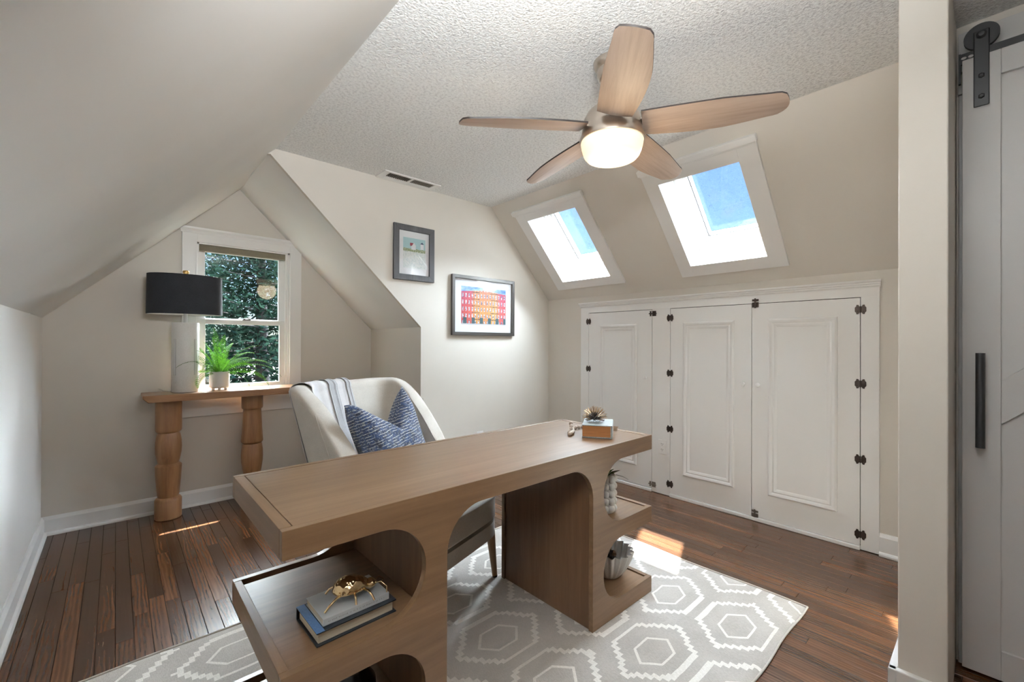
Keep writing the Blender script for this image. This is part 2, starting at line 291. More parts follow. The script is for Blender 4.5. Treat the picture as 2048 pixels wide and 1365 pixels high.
# ------------------------------------------------------------------ mesh helpers
class MB:
    def __init__(s): s.v = []; s.f = []; s.mi = []; s.uv = {}
    def add(s, vs, fs, mi=0):
        o = len(s.v); s.v += [tuple(p) for p in vs]; s.f += [tuple(i+o for i in f) for f in fs]; s.mi += [mi]*len(fs); return s
    def box(s, x0, x1, y0, y1, z0, z1, mi=0, mat=None):
        vs = [Vector((x, y, z)) for z in (z0, z1) for y in (y0, y1) for x in (x0, x1)]
        if mat is not None: vs = [mat @ p for p in vs]
        return s.add(vs, [(0, 2, 3, 1), (4, 5, 7, 6), (0, 1, 5, 4), (2, 6, 7, 3), (0, 4, 6, 2), (1, 3, 7, 5)], mi)
    def prism(s, poly, d0, d1, fn, mi=0):
        n = len(poly); vs = [fn(a, b, d0) for a, b in poly] + [fn(a, b, d1) for a, b in poly]
        fs = [tuple(range(n-1, -1, -1)), tuple(range(n, 2*n))] + [(i, (i+1) % n, n+(i+1) % n, n+i) for i in range(n)]
        return s.add(vs, fs, mi)
    def lathe(s, prof, c=(0, 0, 0), seg=32, sx=1.0, sy=1.0, mi=0, mod=None, cap=True):
        vs = []; n = len(prof)
        for r, z in prof:
            for k in range(seg):
                a = 2*pi*k/seg; rr = r*(mod(a, z) if mod else 1.0)
                vs.append((c[0]+rr*cos(a)*sx, c[1]+rr*sin(a)*sy, c[2]+z))
        fs = [(i*seg+k, i*seg+(k+1) % seg, (i+1)*seg+(k+1) % seg, (i+1)*seg+k) for i in range(n-1) for k in range(seg)]
        if cap: fs += [tuple(range(seg-1, -1, -1)), tuple((n-1)*seg+k for k in range(seg))]
        return s.add(vs, fs, mi)
    def tube(s, pts, rad, seg=8, mi=0, cap=True):
        pts = [Vector(p) for p in pts]; n = len(pts)
        rs = rad if isinstance(rad, (list, tuple)) else [rad]*n
        vs = []; up = None
        for i, p in enumerate(pts):
            t = (pts[min(i+1, n-1)]-pts[max(i-1, 0)]).normalized()
            if up is None: up = t.orthogonal().normalized()
            up = (up - t*up.dot(t)); up = up.normalized() if up.length > 1e-6 else t.orthogonal().normalized()
            b = t.cross(up)
            for k in range(seg):
                a = 2*pi*k/seg; vs.append(p+(up*cos(a)+b*sin(a))*rs[i])
        fs = [(i*seg+k, i*seg+(k+1) % seg, (i+1)*seg+(k+1) % seg, (i+1)*seg+k) for i in range(n-1) for k in range(seg)]
        if cap: fs += [tuple(range(seg-1, -1, -1)), tuple((n-1)*seg+k for k in range(seg))]
        return s.add(vs, fs, mi)
    def ball(s, c, r, seg=12, rings=8, mi=0, sc_=(1, 1, 1), mat=None):
        vs = []; c = Vector(c)
        for i in range(1, rings):
            t = pi*i/rings
            for k in range(seg):
                a = 2*pi*k/seg; p = Vector((r*sin(t)*cos(a)*sc_[0], r*sin(t)*sin(a)*sc_[1], r*cos(t)*sc_[2]))
                if mat is not None: p = mat @ p
                vs.append(c+p)
        top = Vector((0, 0, r*sc_[2])); bot = -top
        if mat is not None: top = mat @ top; bot = mat @ bot
        vs += [c+top, c+bot]; T = len(vs)-2; B = T+1; m_ = rings-1
        fs = [(i*seg+k, (i+1)*seg+k, (i+1)*seg+(k+1) % seg, i*seg+(k+1) % seg) for i in range(m_-1) for k in range(seg)]
        fs += [(T, k, (k+1) % seg) for k in range(seg)] + [(B, (m_-1)*seg+(k+1) % seg, (m_-1)*seg+k) for k in range(seg)]
        return s.add(vs, fs, mi)
    def grid(s, nu, nv, fn, mi=0, closeu=False):
        vs = [fn(i/(nu if closeu else nu-1), j/(nv-1)) for j in range(nv) for i in range(nu)]
        mu = nu if closeu else nu-1
        fs = [(j*nu+i, j*nu+(i+1) % nu, (j+1)*nu+(i+1) % nu, (j+1)*nu+i) for j in range(nv-1) for i in range(mu)]
        return s.add(vs, fs, mi)
    def build(s, name, mats, parent=None, smooth=0, bevel=0, seg=2, label=None, kind=None, recalc=False, uvfn=None, solid=0, sub=0, loc=None):
        me = bpy.data.meshes.new(name); me.from_pydata(s.v, [], s.f)
        if not isinstance(mats, (list, tuple)): mats = [mats]
        for q in mats: me.materials.append(P[q] if isinstance(q, str) else q)
        for p, i in zip(me.polygons, s.mi): p.material_index = i
        if recalc:
            b = bmesh.new(); b.from_mesh(me); bmesh.ops.recalc_face_normals(b, faces=b.faces); b.to_mesh(me); b.free()
        if uvfn:
            ul = me.uv_layers.new(name='UVMap')
            for lp in me.loops: ul.data[lp.index].uv = uvfn(me.vertices[lp.vertex_index].co)
        if smooth:
            me.polygons.foreach_set('use_smooth', [True]*len(me.polygons)); me.set_sharp_from_angle(angle=radians(smooth))
        me.update()
        o = bpy.data.objects.new(name, me); col.objects.link(o)
        if parent is not None: o.parent = parent
        if loc: o.location = loc
        if solid: md = o.modifiers.new('t', 'SOLIDIFY'); md.thickness = solid; md.offset = 0
        if sub: md = o.modifiers.new('s', 'SUBSURF'); md.levels = sub; md.render_levels = sub
        if bevel: md = o.modifiers.new('b', 'BEVEL'); md.width = bevel; md.segments = seg; md.limit_method = 'ANGLE'; md.harden_normals = False
        if label: o['label'] = label
        if kind: o['kind'] = kind
        return o
def tag(o, label, cat, group=None):
    o['label'] = label; o['category'] = cat
    if group: o['group'] = group
    return o
def empty(name, loc=(0, 0, 0), rz=0, rot=None):
    o = bpy.data.objects.new(name, None); col.objects.link(o); o.location = loc
    o.rotation_euler = rot if rot else (0, 0, rz); o.empty_display_size = 0.05; return o
def struct(o, label=None, cat=None):
    o['kind'] = 'structure'
    if label: o['label'] = label
    o['category'] = cat or 'room'
    return o
def B(name, mats, x0, x1, y0, y1, z0, z1, parent=None, bevel=0.002, **kw):
    return MB().box(x0, x1, y0, y1, z0, z1).build(name, mats, parent, bevel=bevel, **kw)
def copytree(o, parent=None):
    c = o.copy(); col.objects.link(c); c.parent = parent
    for ch in list(o.children): copytree(ch, c)
    return c

# ------------------------------------------------------------------ ROOM
XL, XR, YB, YA, ZC = -0.341, 3.275, 3.063, 3.983, 2.44
SX0, SZ0 = 2.511, 2.44                      # top of the right slope
sv = Vector((0.755, 0, -0.787)).normalized(); sn = Vector((0.787, 0, 0.755)).normalized()
S_END = (XR-SX0)/sv.x
ZK = SZ0+sv.z*S_END
XAR = 1.797; ZAR = 1.335; APX, APZ = 0.715, 2.41
YREAR = -2.6
xz = lambda a, b, d: (a, d, b)

# floor: boards run along y
fl_o = MB().box(XL-0.1, XR+0.1, YREAR, YA+0.1, -0.06, -0.006).build('floor', 'gap'); struct(fl_o, 'dark stained oak strip floor', 'floor')
BW = 0.0575; rows = int((XR-XL)/BW)+1
plank_meshes = {}
def plank_mesh(L_):
    k = round(L_, 2)
    if k not in plank_meshes:
        g_ = 0.0006; e = 0.0012; h = BW/2-g_; l = k/2-g_
        vs = [(-h, -l, -0.01), (h, -l, -0.01), (h, l, -0.01), (-h, l, -0.01), (-h, -l, -e), (h, -l, -e), (h, l, -e), (-h, l, -e),
              (-h+e, -l+e, 0), (h-e, -l+e, 0), (h-e, l-e, 0), (-h+e, l-e, 0)]
        fs = [(0, 1, 5, 4), (1, 2, 6, 5), (2, 3, 7, 6), (3, 0, 4, 7), (4, 5, 9, 8), (5, 6, 10, 9), (6, 7, 11, 10), (7, 4, 8, 11), (8, 9, 10, 11)]
        me = bpy.data.meshes.new('plank'); me.from_pydata(vs, [], fs); me.materials.append(P['floor']); plank_meshes[k] = me
    return plank_meshes[k]
RUG = (-0.14, 2.36, 0.58, 2.18)
rest = MB(); cand = []
rnd = random.Random(11)
for r_ in range(rows):
    xc = XL+BW*(r_+0.5)
    y = YREAR + rnd.uniform(-0.8, 0)
    while y < YA+0.02:
        L_ = round(rnd.choice([0.45, 0.6, 0.75, 0.9, 1.05, 1.2, 1.35]), 2)
        yc = y+L_/2; y0, y1 = y, y+L_
        hid = (y1 < 0.35) or (xc < 0.2 and y1 < 1.6) or (xc > RUG[0] and xc < RUG[1] and y0 > RUG[2] and y1 < RUG[3]) or (xc > XAR+0.05 and y0 > YB) or y1 < 0.3 or (xc < 1.5 and y1 < 1.2)
        (cand.append((xc, yc, L_)) if not hid else rest.add([(xc+sx_*(BW/2-0.0006), yc+sy_*(L_/2-0.0006), z_) for z_ in (-0.01, 0) for sx_, sy_ in ((-1, -1), (1, -1), (1, 1), (-1, 1))],
              [(4, 5, 6, 7), (0, 1, 5, 4), (1, 2, 6, 5), (2, 3, 7, 6), (3, 0, 4, 7)]))
        y += L_
cand.sort(key=lambda c_: (Vector((c_[0], c_[1], 0))-Vector((0, 0, CAMZ))).length)
for i, (xc, yc, L_) in enumerate(cand):
    if i < 298:
        o = bpy.data.objects.new('floor_plank', plank_mesh(L_)); col.objects.link(o); o.location = (xc, yc, 0); o.parent = fl_o
    else:
        rest.add([(xc+sx_*(BW/2-0.0006), yc+sy_*(L_/2-0.0006), z_) for z_ in (-0.01, 0) for sx_, sy_ in ((-1, -1), (1, -1), (1, 1), (-1, 1))],
              [(4, 5, 6, 7), (0, 1, 5, 4), (1, 2, 6, 5), (2, 3, 7, 6), (3, 0, 4, 7)])
rest.build('floor_boards', 'floor', fl_o, kind='stuff')

# ceiling
struct(MB().box(0.70, 2.54, YREAR, YB+0.1, ZC, ZC+0.1).build('ceiling', 'popcorn'), 'white popcorn textured flat ceiling', 'ceiling')
# left knee wall and left slope (one plane running on over the alcove)
struct(MB().box(XL-0.1, XL, YREAR, YA+0.1, -0.05, 1.36).build('wall_left', 'slope'), 'low knee wall under the big left slope', 'wall')
def slope_left(u, v_):
    y = YREAR+(YA+0.1-YREAR)*u; x = XL+(0.745-XL)*v_; z = 1.36+(2.44-1.36)*v_
    d = YA-y                                        # soft hand-plastered roll towards the gable wall
    k = math.exp(-((d-0.16)/0.09)**2)*0.006 - math.exp(-((d-0.42)/0.12)**2)*0.008
    return (x+0.7*k, y, z-0.7*k)
s_ = MB(); s_.grid(160, 12, slope_left); s_.box(XL-0.12, XL-0.05, YREAR, YA+0.1, 1.3, 1.5)
so = s_.build('ceiling_left_slope', 'slope', smooth=60); struct(so, 'large pale sloping ceiling on the left', 'ceiling')
MB().prism([(XL-0.15, 1.40), (0.72, 2.48), (0.72, 2.62), (XL-0.15, 1.55)], YREAR, YA+0.12, xz).build('slope_backing', 'slope', so)
# picture wall
w_ = MB(); w_.prism([(XAR, 0), (XR+0.1, 0), (XR+0.1, ZK+0.0), (SX0, ZC), (0.745, ZC), (0.70, 2.395), (APX, APZ-0.01), (XAR, ZAR)], YB, YB+0.03, xz)
struct(w_.build('wall_back', 'wall'), 'beige gable wall with two framed pictures', 'wall')
# alcove: side wall, slope, window wall
struct(MB().box(XAR, XAR+0.03, YB+0.03, YA+0.02, -0.01, ZAR).build('wall_alcove_side', 'wall'), 'short side wall of the window alcove', 'wall')
w_ = MB(); w_.prism([(XAR, ZAR), (APX, APZ), (APX, APZ+0.03), (XAR+0.04, ZAR+0.03), (XAR+0.04, ZAR)], YB+0.001, YA+0.05, xz)
struct(w_.build('ceiling_alcove_slope', 'slope'), 'narrow slanted ceiling of the window alcove', 'ceiling')
WX0, WX1, WZ0, WZ1 = 0.443, 1.080, 0.845, 1.955        # clear opening of the window
w_ = MB()
for (a, b, c_, d_) in ((XL-0.1, WX0, -0.05, 2.7), (WX1, XAR+0.2, -0.05, 2.7), (WX0, WX1, -0.05, WZ0), (WX0, WX1, WZ1, 2.7)): w_.box(a, b, YA, YA+0.14, c_, d_)
struct(w_.build('wall_window', 'wall'), 'beige wall around the alcove window', 'wall')
# right knee wall, slope with two roof window holes
struct(MB().box(XR, XR+0.12, YREAR, YB+0.1, -0.05, ZK).build('wall_right', 'wall'), 'low knee wall holding the closet doors', 'wall')
SKY = [('window_2', 2.197, 2.732, 0.214, 0.893, (2.089, 2.838, 0.109, 0.978)), ('window_3', 0.987, 1.499, 0.226, 0.900, (0.882, 1.592, 0.107, 0.990))]
def SP(y, s, off=0.0):
    p = Vector((SX0, 0, SZ0))+sv*s+sn*off; return (p.x, y, p.z)
w_ = MB()
def slab(y0, y1, s0, s1, o0=0.0, o1=0.02, mb=None, mi=0):
    vs = [SP(y, s, o) for o in (o0, o1) for s in (s0, s1) for y in (y0, y1)]
    mb.add(vs, [(0, 2, 3, 1), (4, 5, 7, 6), (0, 1, 5, 4), (2, 6, 7, 3), (0, 4, 6, 2), (1, 3, 7, 5)], mi)
ys = [YREAR, 0.987, 1.499, 2.197, 2.732, YB+0.1]
slab(ys[0], ys[1], 0, S_END+0.03, mb=w_); slab(ys[2], ys[3], 0, S_END+0.03, mb=w_); slab(ys[4], ys[5], 0, S_END+0.03, mb=w_)
for (_, a, b, c_, d_, _o) in SKY: slab(a, b, -0.0, c_, mb=w_); slab(a, b, d_, S_END+0.03, mb=w_)
struct(w_.build('ceiling_right_slope', 'wall'), 'beige sloping ceiling with two roof windows', 'ceiling')
# front partition stub beside the camera, hall wall, rear wall
struct(MB().box(1.98, XR+0.1, 0.100, 0.222, -0.01, ZC).build('wall_front', 'wall', bevel=0.004), 'end of the partition wall beside the doorway', 'wall')
struct(MB().box(2.41, 2.50, YREAR, 0.10, -0.01, ZC).build('wall_hall', 'wall'), 'hall wall behind the sliding door', 'wall')
w_ = MB(); w_.box(XL-0.1, 2.5, YREAR-0.1, YREAR, -0.05, ZC+0.1)
struct(w_.build('wall_rear', 'wall'), 'rear wall behind the viewer', 'wall')

# baseboards
def board(name, pts, inward, h=0.115, label=None):
    """pts: two floor points on the wall face, inward: unit vector into the room"""
    (ax, ay), (bx, by) = pts; ix, iy = inward; mb = MB()
    prof = [(0, 0), (0.030, 0), (0.030, 0.010), (0.026, 0.018), (0.016, 0.022), (0.016, h-0.020), (0.010, h-0.008), (0.006, h), (0, h)]
    n = len(prof); vs = [(ax+ix*d, ay+iy*d, z) for d, z in prof]+[(bx+ix*d, by+iy*d, z) for d, z in prof]
    fs = [(i, (i+1) % n, n+(i+1) % n, n+i) for i in range(n)]+[tuple(range(n)), tuple(range(2*n-1, n-1, -1))]
    mb.add(vs, fs); return struct(mb.build(name, 'trim', recalc=True), label or 'white baseboard along the wall', 'baseboard')
board('baseboard_left', ((XL, YREAR), (XL, YA)), (1, 0), label='white baseboard under the left knee wall')
board('baseboard_window', ((XL, YA), (XAR, YA)), (0, -1), label='white baseboard under the alcove window')
board('baseboard_alcove', ((XAR, YA), (XAR, YB-0.0)), (-1, 0), label='white baseboard on the alcove side wall')
board('baseboard_back', ((XAR, YB), (XR, YB)), (0, -1), label='white baseboard under the framed pictures')
board('baseboard_right', ((XR, 0.222), (XR, 0.446)), (-1, 0), h=0.125, label='short white baseboard right of the closet doors')
board('baseboard_corner', ((XR, 2.628), (XR, YB)), (-1, 0), h=0.125, label='short white baseboard left of the closet doors')
b_ = MB(); b_.box(1.955, 3.2, 0.222, 0.245, 0, 0.115); b_.box(1.957, 1.98, 0.100, 0.245, 0, 0.115); b_.box(1.947, 1.98, 0.097, 0.255, 0, 0.02)
struct(b_.build('baseboard_front', 'trim', bevel=0.004), 'white baseboard wrapping the partition end', 'baseboard')

# ------------------------------------------------------------------ alcove window
win = empty('window_1', (0, 0, 0)); struct(win, 'white double hung window in the alcove', 'window')
cb = MB(); yf = YA-0.02
cb.box(0.353, WX0, yf, YA, 0.79, 2.02); cb.build('casing', 'trim', win, bevel=0.002)
MB().box(WX1, 1.168, yf, YA, 0.79, 2.02).build('casing', 'trim', win, bevel=0.002)
MB().box(WX0, WX1, yf, YA, WZ1, 2.02).build('casing', 'trim', win, bevel=0.001)
c_ = MB(); prof = [(0, 2.015), (0.024, 2.015), (0.028, 2.030), (0.040, 2.045), (0.042, 2.058), (0, 2.058)]
vs = [(0.353-d*0.4, YA-d, z) for d, z in prof]+[(1.168+d*0.2, YA-d, z) for d, z in prof]; n = len(prof)
c_.add(vs, [(i, (i+1) % n, n+(i+1) % n, n+i) for i in range(n)]+[tuple(range(n)), tuple(range(2*n-1, n-1, -1))]); c_.build('crown', 'trim', win, recalc=True)
B('stool', 'trim', 0.345, 1.176, YA-0.012, YA+0.03, 0.80, WZ0, win)
B('apron', 'trim', 0.354, 1.110, YA-0.022, YA, 0.658, 0.800, win, 0.003)
j = MB()
j.box(WX0, WX0+0.013, YA, YA+0.14, WZ0, WZ1); j.box(WX1-0.013, WX1, YA, YA+0.14, WZ0, WZ1)
j.box(WX0, WX1, YA, YA+0.14, WZ1-0.01, WZ1); j.box(WX0, WX1, YA, YA+0.14, WZ0-0.03, WZ0+0.01)
j.box(WX0+0.013, WX0+0.024, YA+0.055, YA+0.068, WZ0, WZ1); j.box(WX1-0.030, WX1-0.013, YA+0.01, YA+0.022, WZ0, WZ1)
j.build('jamb', 'trim', win)
def sash(name, z0, z1, y0, y1, xl, xr, sl, sr, rt, rb):
    s = MB(); s.box(xl, xl+sl, y0, y1, z0, z1); s.box(xr-sr, xr, y0, y1, z0, z1); s.box(xl+sl, xr-sr, y0, y1, z1-rt, z1); s.box(xl+sl, xr-sr, y0, y1, z0, z0+rb)
    o = s.build(name, 'trim', win, bevel=0.002)
    MB().box(xl+sl-0.003, xr-sr+0.003, (y0+y1)/2-0.002, (y0+y1)/2+0.002, z0+rb-0.003, z1-rt+0.003).build('pane', 'glass', o)
    return o
sash('upper_sash', 1.365, 1.945, YA+0.062, YA+0.092, WX0+0.013, WX1-0.013, 0.045, 0.055, 0.045, 0.030)
sash('lower_sash', 0.855, 1.385, YA+0.024, YA+0.054, WX0+0.013, WX1-0.013, 0.045, 0.055, 0.036, 0.030)
lk = MB(); lk.box(0.745, 0.80, YA+0.014, YA+0.030, 1.385, 1.391); lk.tube([(0.75, YA+0.022, 1.394), (0.772, YA+0.018, 1.398), (0.80, YA+0.020, 1.393)], 0.004); lk.build('sash_lock', 'bronze', win, smooth=40)
bl = MB(); bl.box(WX0+0.014, WX1-0.016, YA+0.012, YA+0.030, 1.902, 1.944); bl.tube([(WX0+0.014, YA+0.021, 1.905), (WX1-0.016, YA+0.021, 1.905)], 0.010, 10); tag(bl.build('roller_blind', 'blind', None, smooth=40), 'olive roller blind rolled up at top of alcove window', 'blind')
# roof overhang outside
ov = MB(); ov.prism([(XL-0.6, 0.98), (0.72, 2.62), (2.3, 0.98), (2.3, 1.1), (0.72, 2.74), (XL-0.6, 1.1)], YA+0.12, YA+0.62, xz); ov.box(-0.1, 1.6, YA+0.14, YA+0.62, 2.42, 2.46)
struct(ov.build('roof', 'trim'), 'roof overhang outside above the alcove window', 'roof')

# ------------------------------------------------------------------ roof windows
for (nm, a, b, c_, d_, (oa, ob, oc, od)) in SKY:
    w_ = empty(nm); struct(w_, 'roof window nearer the picture wall' if nm == 'window_2' else 'roof window nearer the partition wall', 'window')
    # flat casing on the slope (towards the room = negative offset)
    for (y0, y1, s0, s1) in ((oa, a, oc, od), (b, ob, oc, od), (a, b, oc, c_), (a, b, d_, od)):
        mb = MB(); slab(y0, y1, s0, s1, -0.018, 0.0, mb); mb.build('casing', 'trim', w_, bevel=0.001)
    mb = MB(); slab(oa-0.010, ob+0.012, oc-0.008, oc+0.030, -0.034, 0.0, mb); slab(oa-0.004, ob+0.006, oc+0.030, oc+0.042, -0.025, 0.0, mb); mb.build('crown', 'trim', w_, bevel=0.004)
    dep, gi = 0.178, 0.076
    mb = MB()   # shaft lining
    for (y0, y1, s0, s1) in ((a-0.02, a+0.003, c_-0.02, d_+0.02), (b-0.003, b+0.02, c_-0.02, d_+0.02), (a, b, c_-0.02, c_+0.003), (a, b, d_-0.003, d_+0.02)): slab(y0, y1, s0, s1, -0.0175, 0.30, mb)
    mb.build('shaft', 'reveal', w_)
    mb = MB()   # stepped frame
    for k, (i0, i1, o0) in enumerate(((0.003, 0.026, dep), (0.026, 0.046, dep+0.022), (0.046, gi, dep+0.040))):
        for (y0, y1, s0, s1) in ((a+i0, a+i1, c_+i0, d_-i0), (b-i1, b-i0, c_+i0, d_-i0), (a+i1, b-i1, c_+i0, c_+i1), (a+i1, b-i1, d_-i1, d_-i0)): slab(y0, y1, s0, s1, o0, 0.30, mb)
    mb.build('window_frame', 'reveal', w_, bevel=0.003)
    mb = MB(); i0, i1 = gi, gi+0.004
    for (y0, y1, s0, s1) in ((a+i0, a+i1, c_+i0, d_-i0), (b-i1, b-i0, c_+i0, d_-i0), (a+i1, b-i1, c_+i0, c_+i1), (a+i1, b-i1, d_-i1, d_-i0)): slab(y0, y1, s0, s1, 0.237, 0.243, mb)
    mb.build('gasket', 'gap', w_)
    mb = MB(); slab(a+gi, b-gi, c_+gi, d_-gi, 0.244, 0.250, mb); mb.build('pane', 'skyglass', w_)
# roof deck outside, so that daylight enters only through the glass
rd = MB(); slabs = [(-0.25, 0.14, 1.6, None)]
for (y0, y1) in ((YREAR, ys[1]-0.02), (ys[2]+0.02, ys[3]-0.02), (ys[4]+0.02, YB+0.2)): slab(y0, y1, -0.4, 1.6, 0.24, 0.30, rd)
for (_, a, b, c_, d_, _o) in SKY: slab(a-0.02, b+0.02, -0.4, c_-0.02, 0.24, 0.30, rd); slab(a-0.02, b+0.02, d_+0.02, 1.6, 0.24, 0.30, rd)
rd.box(0.3, 2.75, YREAR-0.1, YB+0.15, 2.74, 2.80)
struct(rd.build('roof_deck', 'gap'), 'roof deck around the roof windows', 'roof')

# ------------------------------------------------------------------ closet front on the knee wall
XF = 3.257
cl = empty('trim_1'); struct(cl, 'white closet surround on the knee wall', 'trim')
D1, D2, D3 = (1.886, 2.534), (1.128, 1.727), (0.533, 1.128)
for (y0, y1) in ((2.536, 2.626), (1.729, 1.884), (0.446, 0.531)): MB().box(XF, XR+0.005, y0, y1, 0.004, 1.492).build('stile', 'trim', cl, bevel=0.001)
MB().box(XF, XR+0.005, 0.446, 2.626, 1.492, 1.55).build('rail', 'trim', cl, bevel=0.001)
c_ = MB(); prof = [(0, 1.545), (0.022, 1.545), (0.030, 1.555), (0.030, 1.560), (0.036, 1.566), (0.036, 1.571), (0.044, 1.578), (0.046, 1.588), (0, 1.588)]
n = len(prof); vs = [(XR-d, 0.446-0.25*d, z) for d, z in prof]+[(XR-d, 2.626+0.25*d, z) for d, z in prof]
c_.add(vs, [(i, (i+1) % n, n+(i+1) % n, n+i) for i in range(n)]+[tuple(range(n)), tuple(range(2*n-1, n-1, -1))]); c_.build('crown', 'trim', cl, recalc=True)
for (y0, y1) in (D1, (0.533, 1.727)): MB().box(XF-0.012, XR, y0, y1, 0, 0.024).build('shoe', 'trim', cl, bevel=0.004)
MB().box(XR-0.003, XR+0.004, 0.45, 2.62, 0.0, 1.55).build('recess', 'gap', cl)
# butterfly hinge outline
hp = []
for sgn in (1, -1):
    for (a, b) in ((0.004, 0.58), (0.22, 0.66), (0.40, 0.98), (0.70, 1.0), (0.78, 0.66), (1.0, 0.42), (1.0, -0.42), (0.78, -0.66), (0.70, -1.0), (0.40, -0.98), (0.22, -0.66), (0.004, -0.58)):
        hp.append((sgn*a*0.027, sgn*b*0.028) if sgn == 1 else (-a*0.027, -b*0.028))
hm = MB(); hm.prism(hp, -0.0022, 0, lambda a, b, d: (d, a, b)); hm.tube([(-0.003, 0, -0.02), (-0.003, 0, 0.02)], 0.003, 8)
for a, b in ((0.014, 0.012), (0.014, -0.012), (-0.014, 0.012), (-0.014, -0.012)): hm.ball((-0.002, a, b), 0.0026, 6, 4)
hinge0 = hm.build('hinge', 'bronze')
def hinge(parent, y, z, first=[True]):
    o = hinge0 if first[0] else hinge0.copy()
    if not first[0]: col.objects.link(o)
    first[0] = False; o.parent = parent; o.location = (XF-0.0012, y, z)
def door(nm, y0, y1, z0, z1, py0, py1, pz0, pz1, ky, kz, label):
    d = MB().box(XF-0.0, XF+0.016, y0+0.0018, y1-0.0018, z0+0.001, z1-0.002).build(nm, 'trim', bevel=0.0006, seg=1); struct(d, label, 'closet door')
    # mitred picture-frame moulding
    prof = [(0, 0), (0.003, 0.009), (0.012, 0.015), (0.022, 0.012), (0.030, 0.005), (0.038, 0.008), (0.046, 0.005), (0.056, 0.0)]
    mb = MB(); n = len(prof)
    for k, (iy, h) in enumerate(prof):
        pass
    vs = []
    for iy, h in prof: vs += [(XF-h, y_, z_) for y_, z_ in ((py0+iy, pz0+iy), (py1-iy, pz0+iy), (py1-iy, pz1-iy), (py0+iy, pz1-iy))]
    fs = [(i*4+k, i*4+(k+1) % 4, (i+1)*4+(k+1) % 4, (i+1)*4+k) for i in range(n-1) for k in range(4)]
    mb.add(vs, fs); mb.build('panel_moulding', 'trim', d, recalc=True, smooth=35)
    kb = MB(); kb.lathe([(0.006, 0), (0.006, 0.008), (0.013, 0.014), (0.0155, 0.021), (0.013, 0.028), (0.004, 0.031)], seg=16)
    o = kb.build('knob', 'trim', d, smooth=50); o.location = (XF, ky, kz); o.rotation_euler = (0, -pi/2, 0)
    return d
d1 = door('door_1', D1[0], D1[1], 0.028, 1.490, 2.025, 2.404, 0.185, 1.377, 1.939, 0.930, 'narrow closet door nearest the picture wall')
d2 = door('door_2', D2[0], D2[1], 0.026, 1.490, 1.242, 1.621, 0.189, 1.380, 1.178, 0.931, 'middle closet door beside the wall outlet')
d3 = door('door_3', D3[0], D3[1], 0.026, 1.490, 0.642, 1.027, 0.191, 1.382, 1.083, 0.932, 'closet door nearest the partition wall')
for z in (1.413, 0.976, 0.54, 0.10): hinge(d1, 2.535, z)
for z in (1.416, 0.977, 0.535, 0.099): hinge(d2, 1.728, z)
for z in (1.419, 0.980, 0.534, 0.092): hinge(d3, 0.532, z)
def latch(parent, y, z, vert, mat):
    mb = MB(); q = (lambda a, b: (a, b)) if not vert else (lambda a, b: (b, a))
    def bx(a0, a1, b0, b1, x0, x1):
        (p, r), (s, t) = q(a0, b0), q(a1, b1); mb.box(XF-x1, XF-x0, min(p, s)+y, max(p, s)+y, min(r, t)+z, max(r, t)+z)
    bx(-0.030, 0.004, -0.021, 0.021, 0, 0.003); bx(0.012, 0.026, -0.021, 0.021, 0, 0.003); bx(-0.036, 0.032, -0.004, 0.004, 0.003, 0.009)
    bx(-0.022, -0.010, -0.012, 0.012, 0.003, 0.007); bx(0.014, 0.022, -0.010, 0.010, 0.003, 0.008)
    mb.build('latch', mat, parent, bevel=0.001)
latch(d1, 1.880, 1.457, False, 'bronze'); latch(d1, 1.880, 0.062, False, 'pewter')
latch(d3, 1.492, 1.105, True, 'bronze') if False else latch(d3, 1.105, 1.494, True, 'bronze'); latch(d3, 1.105, 0.045, True, 'pewter')

# wall outlets
def outlet(loc, rz, label, dup=True):
    t = empty('wall_outlet', loc, rz); tag(t, label, 'outlet')
    MB().box(-0.036, 0.036, -0.006, 0, -0.058, 0.058).build('cover_plate', 'plastic', t, bevel=0.003)
    for zz in (0.022, -0.022):
        f = MB().prism([(0.017*cos(a)*1.0, 0.0145*sin(a)+zz) for a in [2*pi*k/20 for k in range(20)]], -0.0085, -0.005, xz).build('receptacle', 'plastic', t)
        s = MB(); s.box(-0.008, -0.0055, -0.0092, -0.0084, zz-0.001, zz+0.008); s.box(0.0055, 0.008, -0.0092, -0.0084, zz-0.001, zz+0.007); s.box(-0.002, 0.002, -0.0092, -0.0084, zz-0.010, zz-0.006)
        s.build('slots', 'gap', f)
    return t
outlet((XF, 1.790, 0.382), -pi/2, 'white wall outlet between the closet doors, right of the desk')
outlet((2.393, YB, 0.372), 0, 'white wall outlet low on the picture wall, just above the desktop edge')

# ------------------------------------------------------------------ sliding barn door and its hardware
bd = empty('door_4'); struct(bd, 'grey white sliding barn door with diagonal brace', 'door')
DX0, DX1, DY1, DY0 = 2.335, 2.372, 0.082, -0.86
MB().box(DX0+0.012, DX1, DY0, DY1, 0.02, 2.274).build('door_panel', 'doorpaint', bd, bevel=0.001)
for nm, (y0, y1, z0, z1) in (('stile', (DY1-0.097, DY1, 0.02, 2.274)), ('stile', (DY0, DY0+0.097, 0.02, 2.274)), ('rail', (DY0+0.097, DY1-0.097, 2.185, 2.274)), ('rail', (DY0+0.097, DY1-0.097, 0.02, 0.125))):
    MB().box(DX0, DX0+0.013, y0, y1, z0, z1).build(nm, 'doorpaint', bd, bevel=0.002)
yl, yr = DY1-0.097, DY0+0.097
MB().prism([(yl, 0.93), (yl, 1.085), (yr, 1.085+0.70), (yr, 0.93+0.70)], DX0+0.001, DX0+0.013, lambda a, b, d: (d, a, b)).build('brace', 'doorpaint', bd, bevel=0.002)
